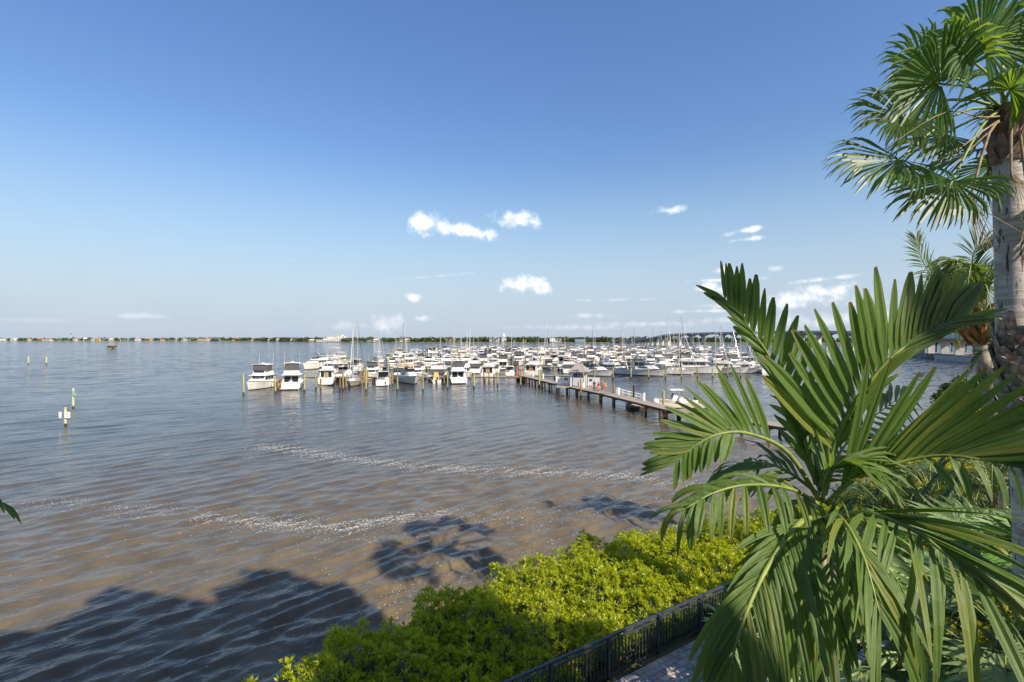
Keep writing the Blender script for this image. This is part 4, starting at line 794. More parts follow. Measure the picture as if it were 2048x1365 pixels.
def plan_sail(L=10.5, canvas=M_cblue, hullm=M_white, mast=M_alu, H=14, two=False):
    b = B(); Bm = L*.31; g, st = hull_geo(L, Bm, L*.125, L*.10, .24, .4, 1.8, .62, .16); h = b.add('hull', g, [hullm, M_boot, M_white]); z0 = L*.10
    c8 = tcab(-L*.20, L*.22, Bm*.62, z0, z0+.55, .5, .05, .1, Bm*.4); cb = b.add('cabin_trunk', G().hexa(c8), M_white)
    for sd in 'sp':
        for k in range(3): b.add('window', pane(c8, sd, .1+.27*k, .28+.27*k, .35, .75), M_glass, cb)
    b.add('toe_rail', G().tube([Vector(s[5])+Vector((0,-.03,.03)) for s in st], .03, 4).tube([Vector((s[5][0],-s[5][1]+.03,s[5][2]+.03)) for s in st], .03, 4), M_teak, h); b.add('lifeline', rail_geo(st, 0, 13, .6, .014), M_steel, h)
    ms = [(L*.08, H)]+([(-L*.32, H*.66)] if two else [])
    for x, hh_ in ms:
        mi = b.add('mast', G().tube([(x,0,z0),(x-.05,0,hh_*.6),(x-.12,0,hh_)], [.085,.07,.045], 8), mast)
        for f_ in (.45, .72): b.add('spreader', G().tube([(x-.05,-.75,hh_*f_),(x-.05,.75,hh_*f_)], .025, 4), mast, mi)
        for sg in (1, -1): b.add('shroud', G().tube([(x-.12,0,hh_),(x-.05,sg*.75,hh_*.72),(x,sg*Bm*.45,z0)], .011, 3), M_steel, mi)
        bl = L*.36 if x > 0 else L*.22; bo = b.add('boom', G().tube([(x,0,z0+1.35),(x-bl,0,z0+1.45)], .06, 6), mast, mi); b.add('sail_cover', G().tube([(x+.02,0,z0+2.0),(x-.1,0,z0+1.62),(x-bl*.5,0,z0+1.60),(x-bl,0,z0+1.58)], [.08,.20,.16,.08], 7), canvas, mi)
    b.add('furled_jib', G().tube([(L*.49,0,L*.13),(L*.30,0,H*.5),(L*.08-.05,0,H*.94)], [.04,.065,.025], 6), M_cwhite); b.add('backstay', G().tube([(-L*.49,0,z0),(L*.08-.12,0,H)], .011, 3), M_steel)
    b.add('dodger', slab_roof(-L*.24,-L*.08,Bm*.62,z0+1.2,.06,.2)._join(posts4(-L*.23,-L*.1,Bm*.58,z0+.3,z0+1.2,.02), None, (0,0,0)), canvas); b.add('bimini_top', slab_roof(-L*.46,-L*.27,Bm*.62,z0+1.75,.05,.15)._join(posts4(-L*.44,-L*.3,Bm*.55,z0-.1,z0+1.75,.02), None, (0,0,0)), canvas)
    b.build(); return b
def plan_console(L=7.5, canvas=M_ctan, hullm=M_white, ttop=True, cover=False):
    b = B(); Bm = L*.32; g, st = hull_geo(L, Bm, L*.14, L*.10, .55, .42, 2.0); h = b.add('hull', g, [hullm, M_boot, M_white])
    cs = b.add('console', G().hexa(tcab(-L*.08, L*.07, .95, .42, 1.55, .3, .05, .06)), canvas if cover else M_white); b.add('windscreen', pane(tcab(-L*.08, L*.07, .95, .42, 1.55, .3, .05, .06),'f',.05,.95,.6,1.3,.03), M_glass, cs)
    b.add('leaning_post', G().box(-L*.2,-L*.15,-.5,.5,.42,1.25), M_cwhite)
    if ttop: tt = b.add('t_top', slab_roof(-L*.18, L*.12, Bm*.8, 2.5, .07, .08), canvas); b.add('frame', posts4(-L*.12, L*.06, .95, .42, 2.45, .03), M_steel, tt)
    if cover: b.add('canvas_cover', G().hexa(tcab(-L*.22, L*.16, Bm*.62, .5, 2.05, .5, .1, .18)), canvas)
    for sg in ((.33, -.33) if L > 7 else (0,)):
        e = b.add('outboard_motor', G().hexa(tcab(-L/2-.62,-L/2-.05,.38,.75,1.35,.1,.12,.05)), M_engine); b.nodes[-1][1].v = [(x, y+sg, z) for x, y, z in b.nodes[-1][1].v]; b.add('motor_leg', G().box(-L/2-.42,-L/2-.2,sg-.07,sg+.07,-.3,.75), M_engine, e)
    b.add('bow_rail', rail_geo(st, 8, 13, .35), M_steel, h); b.build(); return b
PL = dict(
 fly=plan_flybridge(12.5), flyn=plan_flybridge(12, hard=False, canvas=M_cnavy), sport=plan_flybridge(13.5, tower=True), sport2=plan_flybridge(11.5, tower=False, hard=False, bimini=True, name_=True), yacht=plan_flybridge(16), aft=plan_flybridge(13, fly=True, bimini=False),
 exp=plan_express(10), exp2=plan_express(12.5, M_cblack, cover=False), traw=plan_trawler(), traw2=plan_trawler(13, M_cwhite), sail=plan_sail(), sail2=plan_sail(12.5, M_cwhite, H=16), ketch=plan_sail(12.5, M_cgreen, M_cream, M_alu, 15, True), cons=plan_console(), cons2=plan_console(6.2, ttop=False, cover=True))
KIND = dict(fly='flybridge yacht', flyn='flybridge cruiser', sport='sport fishing yacht', sport2='convertible fishing yacht', yacht='large flybridge yacht', aft='open flybridge yacht', exp='express cruiser', exp2='low express cruiser', traw='trawler yacht', traw2='large trawler yacht', sail='sailboat', sail2='tall masted sailboat', ketch='two masted ketch', cons='centre console boat', cons2='small outboard boat')
NAME = dict(fly='motor_yacht', flyn='motor_yacht', sport='fishing_yacht', sport2='fishing_yacht', yacht='motor_yacht', aft='motor_yacht', exp='express_cruiser', exp2='express_cruiser', traw='trawler_yacht', traw2='trawler_yacht', sail='sailboat', sail2='sailboat', ketch='sailboat', cons='console_boat', cons2='outboard_boat')
CANV = [('white', M_cwhite), ('navy', M_cnavy), ('black', M_cblack), ('tan', M_ctan), ('blue', M_cblue), ('maroon', M_cred), ('green', M_cgreen)]
def canvas_swap(kind, m_):
    own = {'fly':M_cwhite,'flyn':M_cnavy,'sport':M_cwhite,'sport2':M_cwhite,'yacht':M_cwhite,'aft':M_cwhite,'exp':M_cnavy,'exp2':M_cblack,'traw':M_cnavy,'traw2':M_cwhite,'sail':M_cblue,'sail2':M_cwhite,'ketch':M_cgreen,'cons':M_ctan,'cons2':M_ctan}[kind]
    return {own.name: m_} if m_ is not own else {}
# --- the boats one can tell apart: (plan, px, waterline row, heading deg (0 = bow to the right, -90 = bow to us), canvas, hull, scale, label)
def spot(px, py): d = EYE*F/(py-HOR); return ((px-1024)/F*d, d, 0)
FRONT = [
 ('flyn',521,781,-88,M_cwhite,M_white,.92,'white flybridge cruiser at the left end of the front row, bow toward us'),
 ('sport2',586,779,108,M_cwhite,M_white,.98,'white fishing yacht second in the front row, wide stern toward us'),
 ('traw',655,772,106,M_cnavy,M_white,.80,'boxy white trawler raised over its slip, blue canvas on top'),
 ('sail',707,775,-82,M_cnavy,M_beige,1.0,'beige hulled sailboat in the front row, bow toward us'),
 ('exp',768,773,101,M_cnavy,M_white,.80,'small white cruiser in the front row with blue canvas over its cockpit'),
 ('exp2',818,769,-66,M_ctan,M_white,.98,'rounded white cruiser in the front row under tan canvas, bow toward us'),
 ('cons2',871,768,104,M_ctan,M_white,1.0,'small open outboard boat with tan console cover in the front row'),
 ('sport2',915,767,100,M_cwhite,M_white,.95,'white fishing yacht at the right of the front row with lettering on its stern'),
 ('traw',978,757,88,M_cwhite,M_white,.85,'white pilothouse boat behind the brown dock piles, mid front'),
 ('traw2',1068,752,75,M_cwhite,M_white,.82,'white houseboat with big grey window band at the pier head'),
 ('exp',1020,753,90,M_cwhite,M_white,.7,'small white cruiser with pale blue cover left of the pier head'),
 ('exp2',1186,754,-38,M_cblack,M_white,.95,'white cruiser just right of the kiosk, bow to the right'),
 ('fly',1228,748,-42,M_cblack,M_navy,.85,'dark hulled cruiser moored right behind the white cruiser by the kiosk'),
 ('exp2',1285,753.5,-42,M_cblack,M_white,1.08,'sleek white cruiser in open water right of the pier, bow to the right'),
 ('sail2',1352,751,-20,M_cwhite,M_white,1.02,'white sailboat with tall mast moored broadside behind the palm tips'),
 ('traw2',1398,749,-28,M_cwhite,M_white,.95,'white trawler yacht with sloping white sail cover, bow to the right'),
 ('sail',1425,749,-35,M_cblue,M_cream,1.05,'cream sailboat with blue sail cover near the right end'),
 ('fly',1452,748,-38,M_cred,M_white,.95,'white yacht under a maroon top near the right end of the row'),
 ('sail2',1476,748,-35,M_cwhite,M_white,.9,'slim white sailboat second from the right end of the row'),
 ('fly',1494,747,-40,M_cwhite,M_white,.85,'white yacht at the right end of the row by the fronds'),
 ('yacht',634,739,-105,M_cblack,M_white,.85,'tall white yacht with black top, left edge of the second row'),
 ('yacht',676,733,-95,M_cwhite,M_cream,.78,'cream yacht with covered bridge behind the raised trawler'),
 ('ketch',757,729,80,M_cgreen,M_white,1.05,'two masted white sailboat with the tallest mast at the left'),
 ('sail2',806,741,-60,M_cwhite,M_cream,1.0,'sailboat with a brown mast rising behind the tan topped cruiser'),
 ('ketch',1086,731,60,M_cwhite,M_cream,1.1,'cream masted ketch rising above the yachts in the centre'),
 ('sail2',1334,722,-90,M_cwhite,M_white,1.35,'sailboat with tall grey mast in front of the bridge, left of two'),
 ('sail2',1361,724,-95,M_cnavy,M_white,1.35,'sailboat with tall grey mast in front of the bridge, right of two'),
 ('sail2',1439,716,-80,M_cblue,M_white,1.2,'sailboat standing apart at the right, alone before the far bridge'),
]
taken = []
for k, px, py, hd, cv, hm, sc, lab in FRONT:
    sw = canvas_swap(k, cv)
    if hm is not M_white: sw['gelcoat_white' if k != 'ketch' else 'gelcoat_cream'] = hm
    if 'brown mast' in lab: sw['mast_aluminium'] = M_mastbrown
    p = spot(px, py); hull_only = {}
    z = .55 if 'raised' in lab else 0
    r = PL[k].place(NAME[k], lab, 'boat', (p[0]*(1+5/p[1]), p[1]+5, z), R(hd), 'boats in the marina', sc*(1.2 if 'sail' not in k and k != 'ketch' else 1.02), {m_: v for m_, v in sw.items() if not (m_ in ('gelcoat_white','gelcoat_cream') and 0)}, roll=R(random.uniform(-1,1)))
    if hm in (M_navy, M_beige):                 # only the hull is dark, not the deckhouse
        for ch in r.children_recursive:
            if not ch.name.startswith('hull'):
                for s_ in ch.material_slots:
                    if s_.material is hm: s_.link = 'DATA'
    taken.append((p[0], p[1], 5.5))
# the rear storey houseboat with an olive roof
hb = B(); g, st = hull_geo(14, 5.2, 1.5, 1.3, 0); h = hb.add('hull', g, [M_white, M_boot, M_white]); c8 = tcab(-6, 5, 4.6, 1.3, 3.7, .3, 0, .05); cb = hb.add('cabin', G().hexa(c8), M_white); windows(hb, c8, cb, 4, .4, .8, 2, 2)
c9 = tcab(-5, 4, 4.2, 3.75, 5.9, .3, 0, .05); cb2 = hb.add('upper_cabin', G().hexa(c9), M_white); windows(hb, c9, cb2, 4, .4, .8, 2, 2); hb.add('roof', slab_roof(-5.6, 4.8, 5.0, 6.0, .12, .5), pm('olive_roof', (.30,.28,.16), .8), cb2); hb.add('stair', G().bar((-6.5,-2.4,1.4),(-3,-2.4,3.8),.6,.12), M_white, cb); hb.build()
p = spot(862, 718); hb.place('houseboat', 'two storey white houseboat with an olive roof, rear left', 'boat', p, R(-70), 'boats in the marina', 1.0); taken.append((p[0], p[1], 9))
# --- docks and the rows behind
def dock(label, pts, w, zt, post_gap, group=None, name='dock', lamps=False):
    root = thing(name, label, 'dock', (pts[0][0], pts[0][1], 0), 0, group); org = Vector((pts[0][0], pts[0][1], 0)); V_ = [Vector((x, y, zt))-org for x, y in pts]; dk = G(); sk = G(); L = 0
    pile = None; cr = random.Random(len(label))
    for a, b_ in zip(V_[:-1], V_[1:]):
        d = (b_-a).normalized(); sd = Vector((-d.y, d.x, 0)); ln = (b_-a).length; dk.bar(a-d*.3, b_+d*.3, w, .09)
        for sg in (1, -1): sk.bar(a+sd*sg*(w/2-.1)-Vector((0,0,.19)), b_+sd*sg*(w/2-.1)-Vector((0,0,.19)), .12, .24)
        n = max(2, int(ln/post_gap))
        for i in range(n+1):
            c_ = a.lerp(b_, i/n); g = G()
            if pile is None: pile = G().tube([(0,0,-1.2),(0,0,.55)], .19, 8, 0).tube([(0,0,.55),(0,0,zt-.3)], .185, 8, 1).mesh('post', [M_wet, M_pileb])
            for sg in (1, -1): link('post', pile, root, c_+sd*sg*(w/2-.15)-Vector((0,0,zt)))
            sk.bar(c_-sd*(w/2+.1)-Vector((0,0,.42)), c_+sd*(w/2+.1)-Vector((0,0,.42)), .22, .2)
    ob('deck', dk, M_plank, root); ob('stringers', sk, M_wet, root); return root
dock('timber pier running out from the shore to the marina with the kiosk on it', [(2.7,129),(10.4,103.5),(16.4,86),(21.5,67),(34,47.5),(43,38)], 2.6, 1.5, 4.2, name='pier')
DK = [(127,-54,2.5,'front dock behind the first row of boats on the left'), (132,6,18,'short dock branching right at the pier head'), (172,-66,80,'second long dock'), (212,-68,98,'third long dock'), (256,-70,112,'fourth long dock'), (308,-72,130,'fifth long dock'), (368,-66,150,'far long dock'), (440,-58,176,'farthest long dock')]
for y, x0, x1, lab in DK: dock('narrow timber '+lab+' of the marina', [(x0,y),(x1,y)], 1.8, 1.2, 9, 'marina docks')
dock('timber walkway between the rows of the marina', [(2.7,130.3),(3.2,172)], 1.8, 1.22, 13, 'marina docks')
p0 = spot(903, 710); dock('high brown timber dock standing alone at the rear left', [(p0[0],p0[1]),(p0[0]+18,p0[1]+2)], 3, 2.6, 2.2, 'marina docks')
pile_m = {}
def pile(x, y, h, label, group, mat=M_pile):
    key = (round(h*2)/2, mat.name)
    if key not in pile_m: pile_m[key] = G().tube([(0,0,-1.5),(0,0,.5)], [.19,.19], 8, 1).tube([(0,0,.5),(0,0,key[0]-.12),(0,0,key[0])], [.185,.17,.08], 8, 0).mesh('mooring_pile', [mat, M_wet])
    o = link('mooring_pile', pile_m[key], None, (x, y, 0)); o.rotation_euler = (random.gauss(0,.012), random.gauss(0,.012), random.uniform(0,6)); return tag(o, label, 'pile', group)
for i, (px, pb, ptop) in enumerate([(487,790,748),(551,787,754),(609,784,752),(632,778,752),(686,781,742),(732,783,736),(795,783,752),(846,783,745),(895,779,741),(948,777,743),(995,772,741),(1041,774,738),(1109,760,735),(1189,760,733),(1226,759,736),(1262,758,737),(1297,758,736),(1331,757,735),(1363,757,735),(1395,756,734),(1425,756,733),(1455,755,734),(1481,755,733)]):
    x, y, _ = spot(px, pb); pile(x, y, (pb-ptop)/F*y, 'tall weathered mooring pile, %s from the left along the front of the marina' % ORD[i], 'front mooring piles')
for i, (px, pb, ptop) in enumerate([(556,781,757),(561,781,758),(641,781,758),(680,781,755),(692,778,754),(722,771,742),(728,770,744),(735,770,741),(780,774,748),(785,772,746),(888,771,752),(968,764,745),(978,764,746),(988,764,747),(1035,762,741),(1048,762,739),(1064,762,746)]):
    x, y, _ = spot(px, pb); pile(x, y, (pb-ptop)/F*y, 'brown dock pile between the front slips, %s from the left' % ORD[i], 'brown dock piles', M_pileb)
kinds = ['fly','flyn','sport','sport2','yacht','aft','exp','exp2','traw','traw2','sail','sail2','cons']; wts = [5,4,4,3,3,3,4,3,2,1,2,1.6,.7]
joined = {}; rb = random.Random(17); nb = 0
rowname = ['row behind the front','second row back','third row back','fourth row back','fifth row back','sixth row back','seventh row back','eighth row back','ninth row back','tenth row back','eleventh row back','twelfth row back','thirteenth row back']
rows = []
for di, (y, x0, x1, lab) in enumerate(DK):
    if di == 1: continue
    rows += ([] if di == 0 else [(y-9, x0, x1, -90)])+[(y+9, x0, x1, 90)]
for ri, (y, x0, x1, hd) in enumerate(rows):
    x = x0+3; k_ = 0; far = y > 205
    while x < x1-2:
        sp_ = rb.uniform(5.3, 7.3)*(1.0 if not far else 1.1); x += sp_
        if rb.random() < (.10 if not far else .16) or (y < 185 and abs(x-3) < 4): continue
        if any(abs(x-a) < 5 and abs(y-b_) < 9 for a, b_, c_ in taken): continue
        if ri == 0 and x > 0: continue
        if nb >= 300: break
        w_ = list(wts)
        if x > 60: w_[10] *= 3; w_[11] *= 4
        if hd == 90 and rb.random() < .4: h_ = -90
        else: h_ = hd if rb.random() < .5 else -hd
        k = rb.choices(kinds, w_)[0]; cn_, cm = rb.choices(CANV, (7,3,2,1.5,1.5,.5,.5))[0]; sc = rb.uniform(.95, 1.22)*(.92 if k in ('yacht','sport') else 1); nb += 1; k_ += 1
        rz = R(h_+rb.uniform(-4,4)); loc = (x, y+rb.uniform(-1,1), 0)
        if not far:
            lab = '%s with %s canvas, %s from the left in the %s' % (KIND[k], cn_, ORD[k_-1], rowname[ri])
            PL[k].place(NAME[k], lab, 'boat', loc, rz, 'boats in the marina', sc, canvas_swap(k, cm))
        else:
            key = (k, cn_)
            if key not in joined: joined[key] = PL[k].joined(NAME[k], canvas_swap(k, cm))
            o = link(NAME[k], joined[key], None, loc); o.rotation_euler = (R(rb.uniform(-1,1)), 0, rz); o.scale = (sc, sc, sc)
            band = 'middle' if y < 330 else 'far'
            if band == 'middle': tag(o, '%s with %s canvas, %s from the left in the %s' % (KIND[k], cn_, ORD[k_-1], rowname[ri]), 'boat', 'boats in the marina')
            else: tag(o, '%s with %s canvas in the far packed rows of the marina' % (KIND[k], cn_), 'boat', '%ss with %s canvas in the far rows' % (KIND[k], cn_))
        if rb.random() < (.55 if y < 250 else .25): pile(x+sp_*.5, y+(-7 if hd < 0 else 7)*rb.uniform(.8,1.0), rb.uniform(3.2,4.6), 'mooring pile among the boats in the rows behind the front of the marina', 'rear mooring piles')
print('boats', nb+len(FRONT)+1)
# ---------------------------------------------------------------- pier furniture, people, small craft, markers
def kiosk():
    c_ = spot(1153, 785); d = EYE-1.5; y = (EYE-1.55)*F/(774-HOR); x = (1153-1024)/F*y; x, y = 13.3, 99.5
    ob('platform', G().box(x-4.6,x+4.4,y-2.2,y+2.6,1.36,1.5), M_plank, bpy.data.objects['pier'], Vector((-2.7,-129,0)))
    dx, dy = 10.5, -39.5; l_ = math.hypot(dx, dy); 
    root = thing('kiosk', 'white pavilion kiosk with flared grey roof standing on the pier', 'kiosk', (x, y, 1.54), R(-16))
    for sx in (-1.35, 1.35):
        for sy in (-1.35, 1.35):
            po = ob('post', G().box(sx-.11,sx+.11,sy-.11,sy+.11,0,2.75), M_white_paint, root)
            g = G().bar((sx*.93, sy, 2.15),(sx*.55, sy, 2.72),.09,.09).bar((sx, sy*.93, 2.15),(sx, sy*.55, 2.72),.09,.09); ob('brace', g, M_white_paint, po)
    ob('beam', G().box(-1.5,1.5,-1.5,-1.24,2.752,2.95).box(-1.5,1.5,1.24,1.5,2.752,2.95).box(-1.5,-1.24,-1.238,1.238,2.752,2.95).box(1.24,1.5,-1.238,1.238,2.752,2.95), M_white_paint, root)
    g = G(); prof = [(2.25,2.9),(1.5,3.35),(.8,4.05),(.42,4.75)]; vs = [(sx*r_, sy*r_, z) for r_, z in prof for sx, sy in ((-1,-1),(1,-1),(1,1),(-1,1))]
    g.add(vs, [(4*i+k, 4*i+(k+1)%4, 4*i+4+(k+1)%4, 4*i+4+k) for i in range(3) for k in range(4)]+[(12,13,14,15),(3,2,1,0)]); ro = ob('roof', g, M_shingle, root)
    ob('cupola', G().box(-.36,.36,-.36,.36,4.752,5.1).hexa(tcab(-.5,.5,1.0,5.102,5.55,.45,.45,.45)), M_white_paint, ro); ob('finial', G().tube([(0,0,5.5),(0,0,6.1)], [.05,.02], 6), M_steel, ro)
    for k in range(9): ob('slat', G().box(-1.23,1.23,-1.40,-1.34,.18+.17*k,.29+.17*k), M_white_paint, root); 
    for k in range(9): ob('slat', G().box(-1.40,-1.34,-1.23,1.23,.18+.17*k,.29+.17*k), M_white_paint, root)
    ob('counter', G().box(-1.22,1.22,-1.33,-1.0,1.72,1.8), M_white_paint, root); ob('inner_wall', G().box(-1.2,1.2,1.0,1.1,.1,2.4), pm('kiosk_blue', (.10,.14,.24), .7), root); ob('life_ring', G().tube([(.32*math.cos(a), .98, 2.15+.32*math.sin(a)) for a in [i*math.pi/6 for i in range(13)]], .07, 5), M_white_paint, root)
    for nm, lab, x0, x1, yy, gm in (('notice_board','slatted white notice board with green sign left of the kiosk',-4.2,-1.9,-1.3,True),('notice_board','slatted white notice board right of the kiosk',1.9,4.0,-1.3,False)):
        q = thing(nm, lab, 'board', (x+(x0+x1)/2*math.cos(R(-16)), y+(x0+x1)/2*math.sin(R(-16)), 1.54), R(-16)); w = (x1-x0)/2
        for sx in (-w, w): ob('post', G().box(sx-.07,sx+.07,-.07,.07,-2.5,1.75), M_white_paint, q)
        for k in range(8): ob('slat', G().box(-w+.075,w-.075,-.05,.02,.15+.2*k,.29+.2*k), M_white_paint, q)
        if gm: ob('sign', G().box(.1,.85,-.09,-.055,.95,1.55), M_sgreen, q); ob('sign', G().box(-.4,.35,-.09,-.055,.35,.75), M_cwhite, q)
        else: ob('sign', G().box(-.85,-.3,-.09,-.055,1.0,1.4), M_cnavy, q)
kiosk()
def pier_at(y): 
    pts = [(2.7,129),(10.4,103.5),(16.4,86),(21.5,67),(34,47.5),(43,38)]
    for (x0,y0),(x1,y1) in zip(pts[:-1], pts[1:]):
        if y1 <= y <= y0: return x0+(x1-x0)*(y0-y)/(y0-y1)
for i, (yy, sgn, h, mt, lab) in enumerate([(128,-1,4.2,M_orange,'orange red painted pile at the head of the pier'),(121,1,3.6,M_pile,'pile on the right of the pier nearest its head'),(112,-1,3.9,M_pile,'greenish pile on the left of the pier before the kiosk'),(101,1,4.4,M_pile,'tall pile rising beside the right of the kiosk'),(87,1,3.0,M_pileb,'brown pile beside the gangway'),(80.5,1,3.6,M_wet,'dark pile with a black box by the floating dock'),(72,1,3.4,M_pile,'pale pile in front of the floating dock'),(92,-1,3.6,M_pileb,'thin brown pile left of the people')]):
    pile(pier_at(yy)+sgn*1.75, yy+sgn*.3, h, lab, None, mt)
for i, yy in enumerate((124, 117, 109, 98, 84, 76)):
    o = thing('power_pedestal', 'white power pedestal on the pier, %s counting from its outer end' % ORD[i], 'pedestal', (pier_at(yy)+1.0, yy, 1.54), 0, 'pier power pedestals'); ob('body', G().box(-.13,.13,-.13,.13,0,1.0), M_white_paint, o); ob('cap', G().hexa(tcab(-.17,.17,.34,1.002,1.16,.08,.08,.08)), M_white_paint, o)
o = thing('lamp_post', 'lamp post with white base beside the right notice board', 'lamp post', (pier_at(97)+1.1, 96.4, 1.54)); ob('base', G().tube([(0,0,0),(0,0,.9)], [.28,.16], 8), M_white_paint, o); ob('pole', G().tube([(0,0,.9),(0,0,4.6)], .07, 8), M_pile, o); ob('lamp_head', G().box(-.6,.6,-.15,.15,4.6,4.72), M_cblack, o)
# people
SKIN = pm('skin', (.46,.24,.14), .6); SKIN2 = pm('skin_tan', (.50,.23,.11), .6)
def person(label, loc, rz, hgt, top, legs, hair, skin, bare=False, crouch=False):
    k = hgt/1.75; root = thing('person', label, 'person', loc, rz, 'people on the pier', k)
    J = dict(pel=(0,0,.95),wst=(0,0,1.08),ch=(0,.02,1.35),nk=(0,.01,1.50),hd=(0,-.02,1.60),ht=(0,-.02,1.70)); E = [('pel','wst'),('wst','ch'),('ch','nk'),('nk','hd'),('hd','ht')]; Rr = dict(pel=(.15,.11),wst=(.13,.10),ch=(.17,.11),nk=(.06,.06),hd=(.085,.10),ht=(.06,.07))
    for s_, q in ((1,'l'),(-1,'r')):
        sw = .10*s_
        J.update({q+'sh':(.19*s_,.01,1.42),q+'el':(.25*s_,.03,1.14),q+'wr':(.25*s_,-.08,.92),q+'hn':(.24*s_,-.12,.83),q+'hp':(.09*s_,0,.90),q+'kn':(.10*s_,-.03-sw*.4,.50),q+'an':(.10*s_,.03+sw*.6,.09),q+'ft':(.11*s_,-.13+sw*.6,.035)})
        Rr.update({q+'sh':(.06,.06),q+'el':(.045,.045),q+'wr':(.035,.03),q+'hn':(.04,.025),q+'hp':(.10,.10),q+'kn':(.065,.065),q+'an':(.045,.045),q+'ft':(.045,.03)})
        E += [('ch',q+'sh'),(q+'sh',q+'el'),(q+'el',q+'wr'),(q+'wr',q+'hn'),('pel',q+'hp'),(q+'hp',q+'kn'),(q+'kn',q+'an'),(q+'an',q+'ft')]
    if crouch:
        for a in J:
            x, y, z = J[a]
            if 'kn' in a: J[a] = (x*1.6,-.36,.48)
            elif 'an' in a or 'ft' in a: pass
            else: J[a] = (x, y-.25*max(0,(z-.9)), z-.62+(.05 if z > 1.3 else 0))
    nm = list(J); me = bpy.data.meshes.new('body'); me.from_pydata([J[a] for a in nm], [(nm.index(a), nm.index(b_)) for a, b_ in E], []); me.materials.append(skin); o = link('body', me, root)
    md = o.modifiers.new('skin', 'SKIN'); md.use_smooth_shade = True
    for i, a in enumerate(nm): me.skin_vertices[0].data[i].radius = Rr[a]
    me.skin_vertices[0].data[0].use_root = True; ss = o.modifiers.new('sub', 'SUBSURF'); ss.levels = 1; ss.render_levels = 2
    v = lambda a: Vector(J[a])
    if not bare: ob('shirt', G().tube([v('pel')+Vector((0,0,-.04)), v('wst'), v('ch'), v('nk')+Vector((0,0,-.04))], [.175,.165,.205,.10], 12).tube([v('ch')+Vector((.1,0,.05)), v('lsh'), v('lsh').lerp(v('lel'),.6)], [.09,.085,.07], 8).tube([v('ch')+Vector((-.1,0,.05)), v('rsh'), v('rsh').lerp(v('rel'),.6)], [.09,.085,.07], 8), top, root, smooth=True)
    ob('shorts', G().tube([v('wst'), v('pel'), v('pel')+Vector((0,0,-.08))], [.16,.175,.17], 12).tube([v('lhp')+Vector((0,0,.05)), v('lhp').lerp(v('lkn'),.75)], [.125,.105], 8).tube([v('rhp')+Vector((0,0,.05)), v('rhp').lerp(v('rkn'),.75)], [.125,.105], 8), legs, root, smooth=True)
    ob('hair', G().tube([v('hd')+Vector((0,.03,-.06)), v('hd')+Vector((0,.03,.04)), v('ht')+Vector((0,.02,.0)), v('ht')+Vector((0,.01,.06))], [.07,.112,.10,.04], 10), hair, root, smooth=True)
mk = lambda n, c_: pm(n, c_, .8)
H1, H2 = mk('hair_blond', (.40,.27,.12)), mk('hair_brown', (.06,.035,.02))
yy = 90.5
person('person in a dark top standing at the left of the group on the pier', (pier_at(91)+.3, 91, 1.545), R(150), 1.75, mk('shirt_dark', (.03,.035,.05)), mk('shorts_white', (.6,.6,.6)), H1, SKIN)
person('person crouching in orange clothes on the pier', (pier_at(89)-.1, 89.2, 1.545), R(60), 1.7, mk('shirt_orange', (.65,.20,.05)), mk('shorts_orange', (.5,.17,.06)), H2, SKIN2, crouch=True)
person('person in a magenta shirt in the middle of the group on the pier', (pier_at(90)+.6, 90.2, 1.545), R(200), 1.62, mk('shirt_magenta', (.60,.02,.16)), mk('shorts_lilac', (.5,.4,.55)), H2, SKIN)
person('bare chested person in pale shorts on the pier, left of two', (pier_at(89.5)+.95, 89.4, 1.545), R(-30), 1.78, H2, mk('shorts_tan', (.62,.45,.32)), H1, SKIN2, bare=True)
person('bare chested person in orange shorts at the right of the group on the pier', (pier_at(89)+1.2, 88.7, 1.545), R(20), 1.80, H2, mk('shorts_rust', (.55,.2,.08)), H2, SKIN2, bare=True)
# gangway and floating dock
o = thing('gangway', 'white railed gangway sloping from the pier to the floating dock', 'gangway', (pier_at(86)+1.3, 86, 0)); ob('deck', G().bar((0,0,1.5),(4.2,-1.6,.55),1.1,.08), M_plank, o)
for s_ in (-.5, .5):
    g = G(); a, b_ = Vector((.3,s_-.1,2.4)), Vector((4.2,s_-1.6,1.5)); g.tube([a, b_], .035, 5).tube([a-Vector((0,0,.45)), b_-Vector((0,0,.45))], .03, 5)
    for t_ in (0,.25,.5,.75,1): q = a.lerp(b_, t_); g.tube([q, q-Vector((0,0,.9))], .03, 5)
    ob('handrail', g, M_white_paint, o)
o = thing('floating_dock', 'sand coloured floating dock beside the near part of the pier', 'dock', (23.6,79,0), R(-4)); ob('deck', G().box(-5.2,6.5,-2.6,2.6,.18,.5), pm('sand_deck', (.58,.46,.33), .8, .1, 1), o); ob('fender', G().box(-5.25,6.55,-2.66,-2.603,.0,.42), M_wet, o)
for i, x in enumerate((-2.6, 1.4)): q = thing('dock_drum', 'white round dock float on the sand coloured dock, %s of two' % ('left','right')[i], 'float', (23.6+x+2, 80.2, .5)); ob('drum', G().tube([(0,-.5,.45),(0,.5,.45)], .45, 12), M_white_paint, q, smooth=True); ob('strap', G().tube([(0,-.08,.45),(0,.08,.45)], .462, 12), M_cblack, q)
PL['cons'].place('console_boat', 'white centre console boat tied to the floating dock behind the fronds', 'boat', (26.8,82.9,0), R(188), 'boats in the marina', 1.0, canvas_swap('cons', M_cwhite))
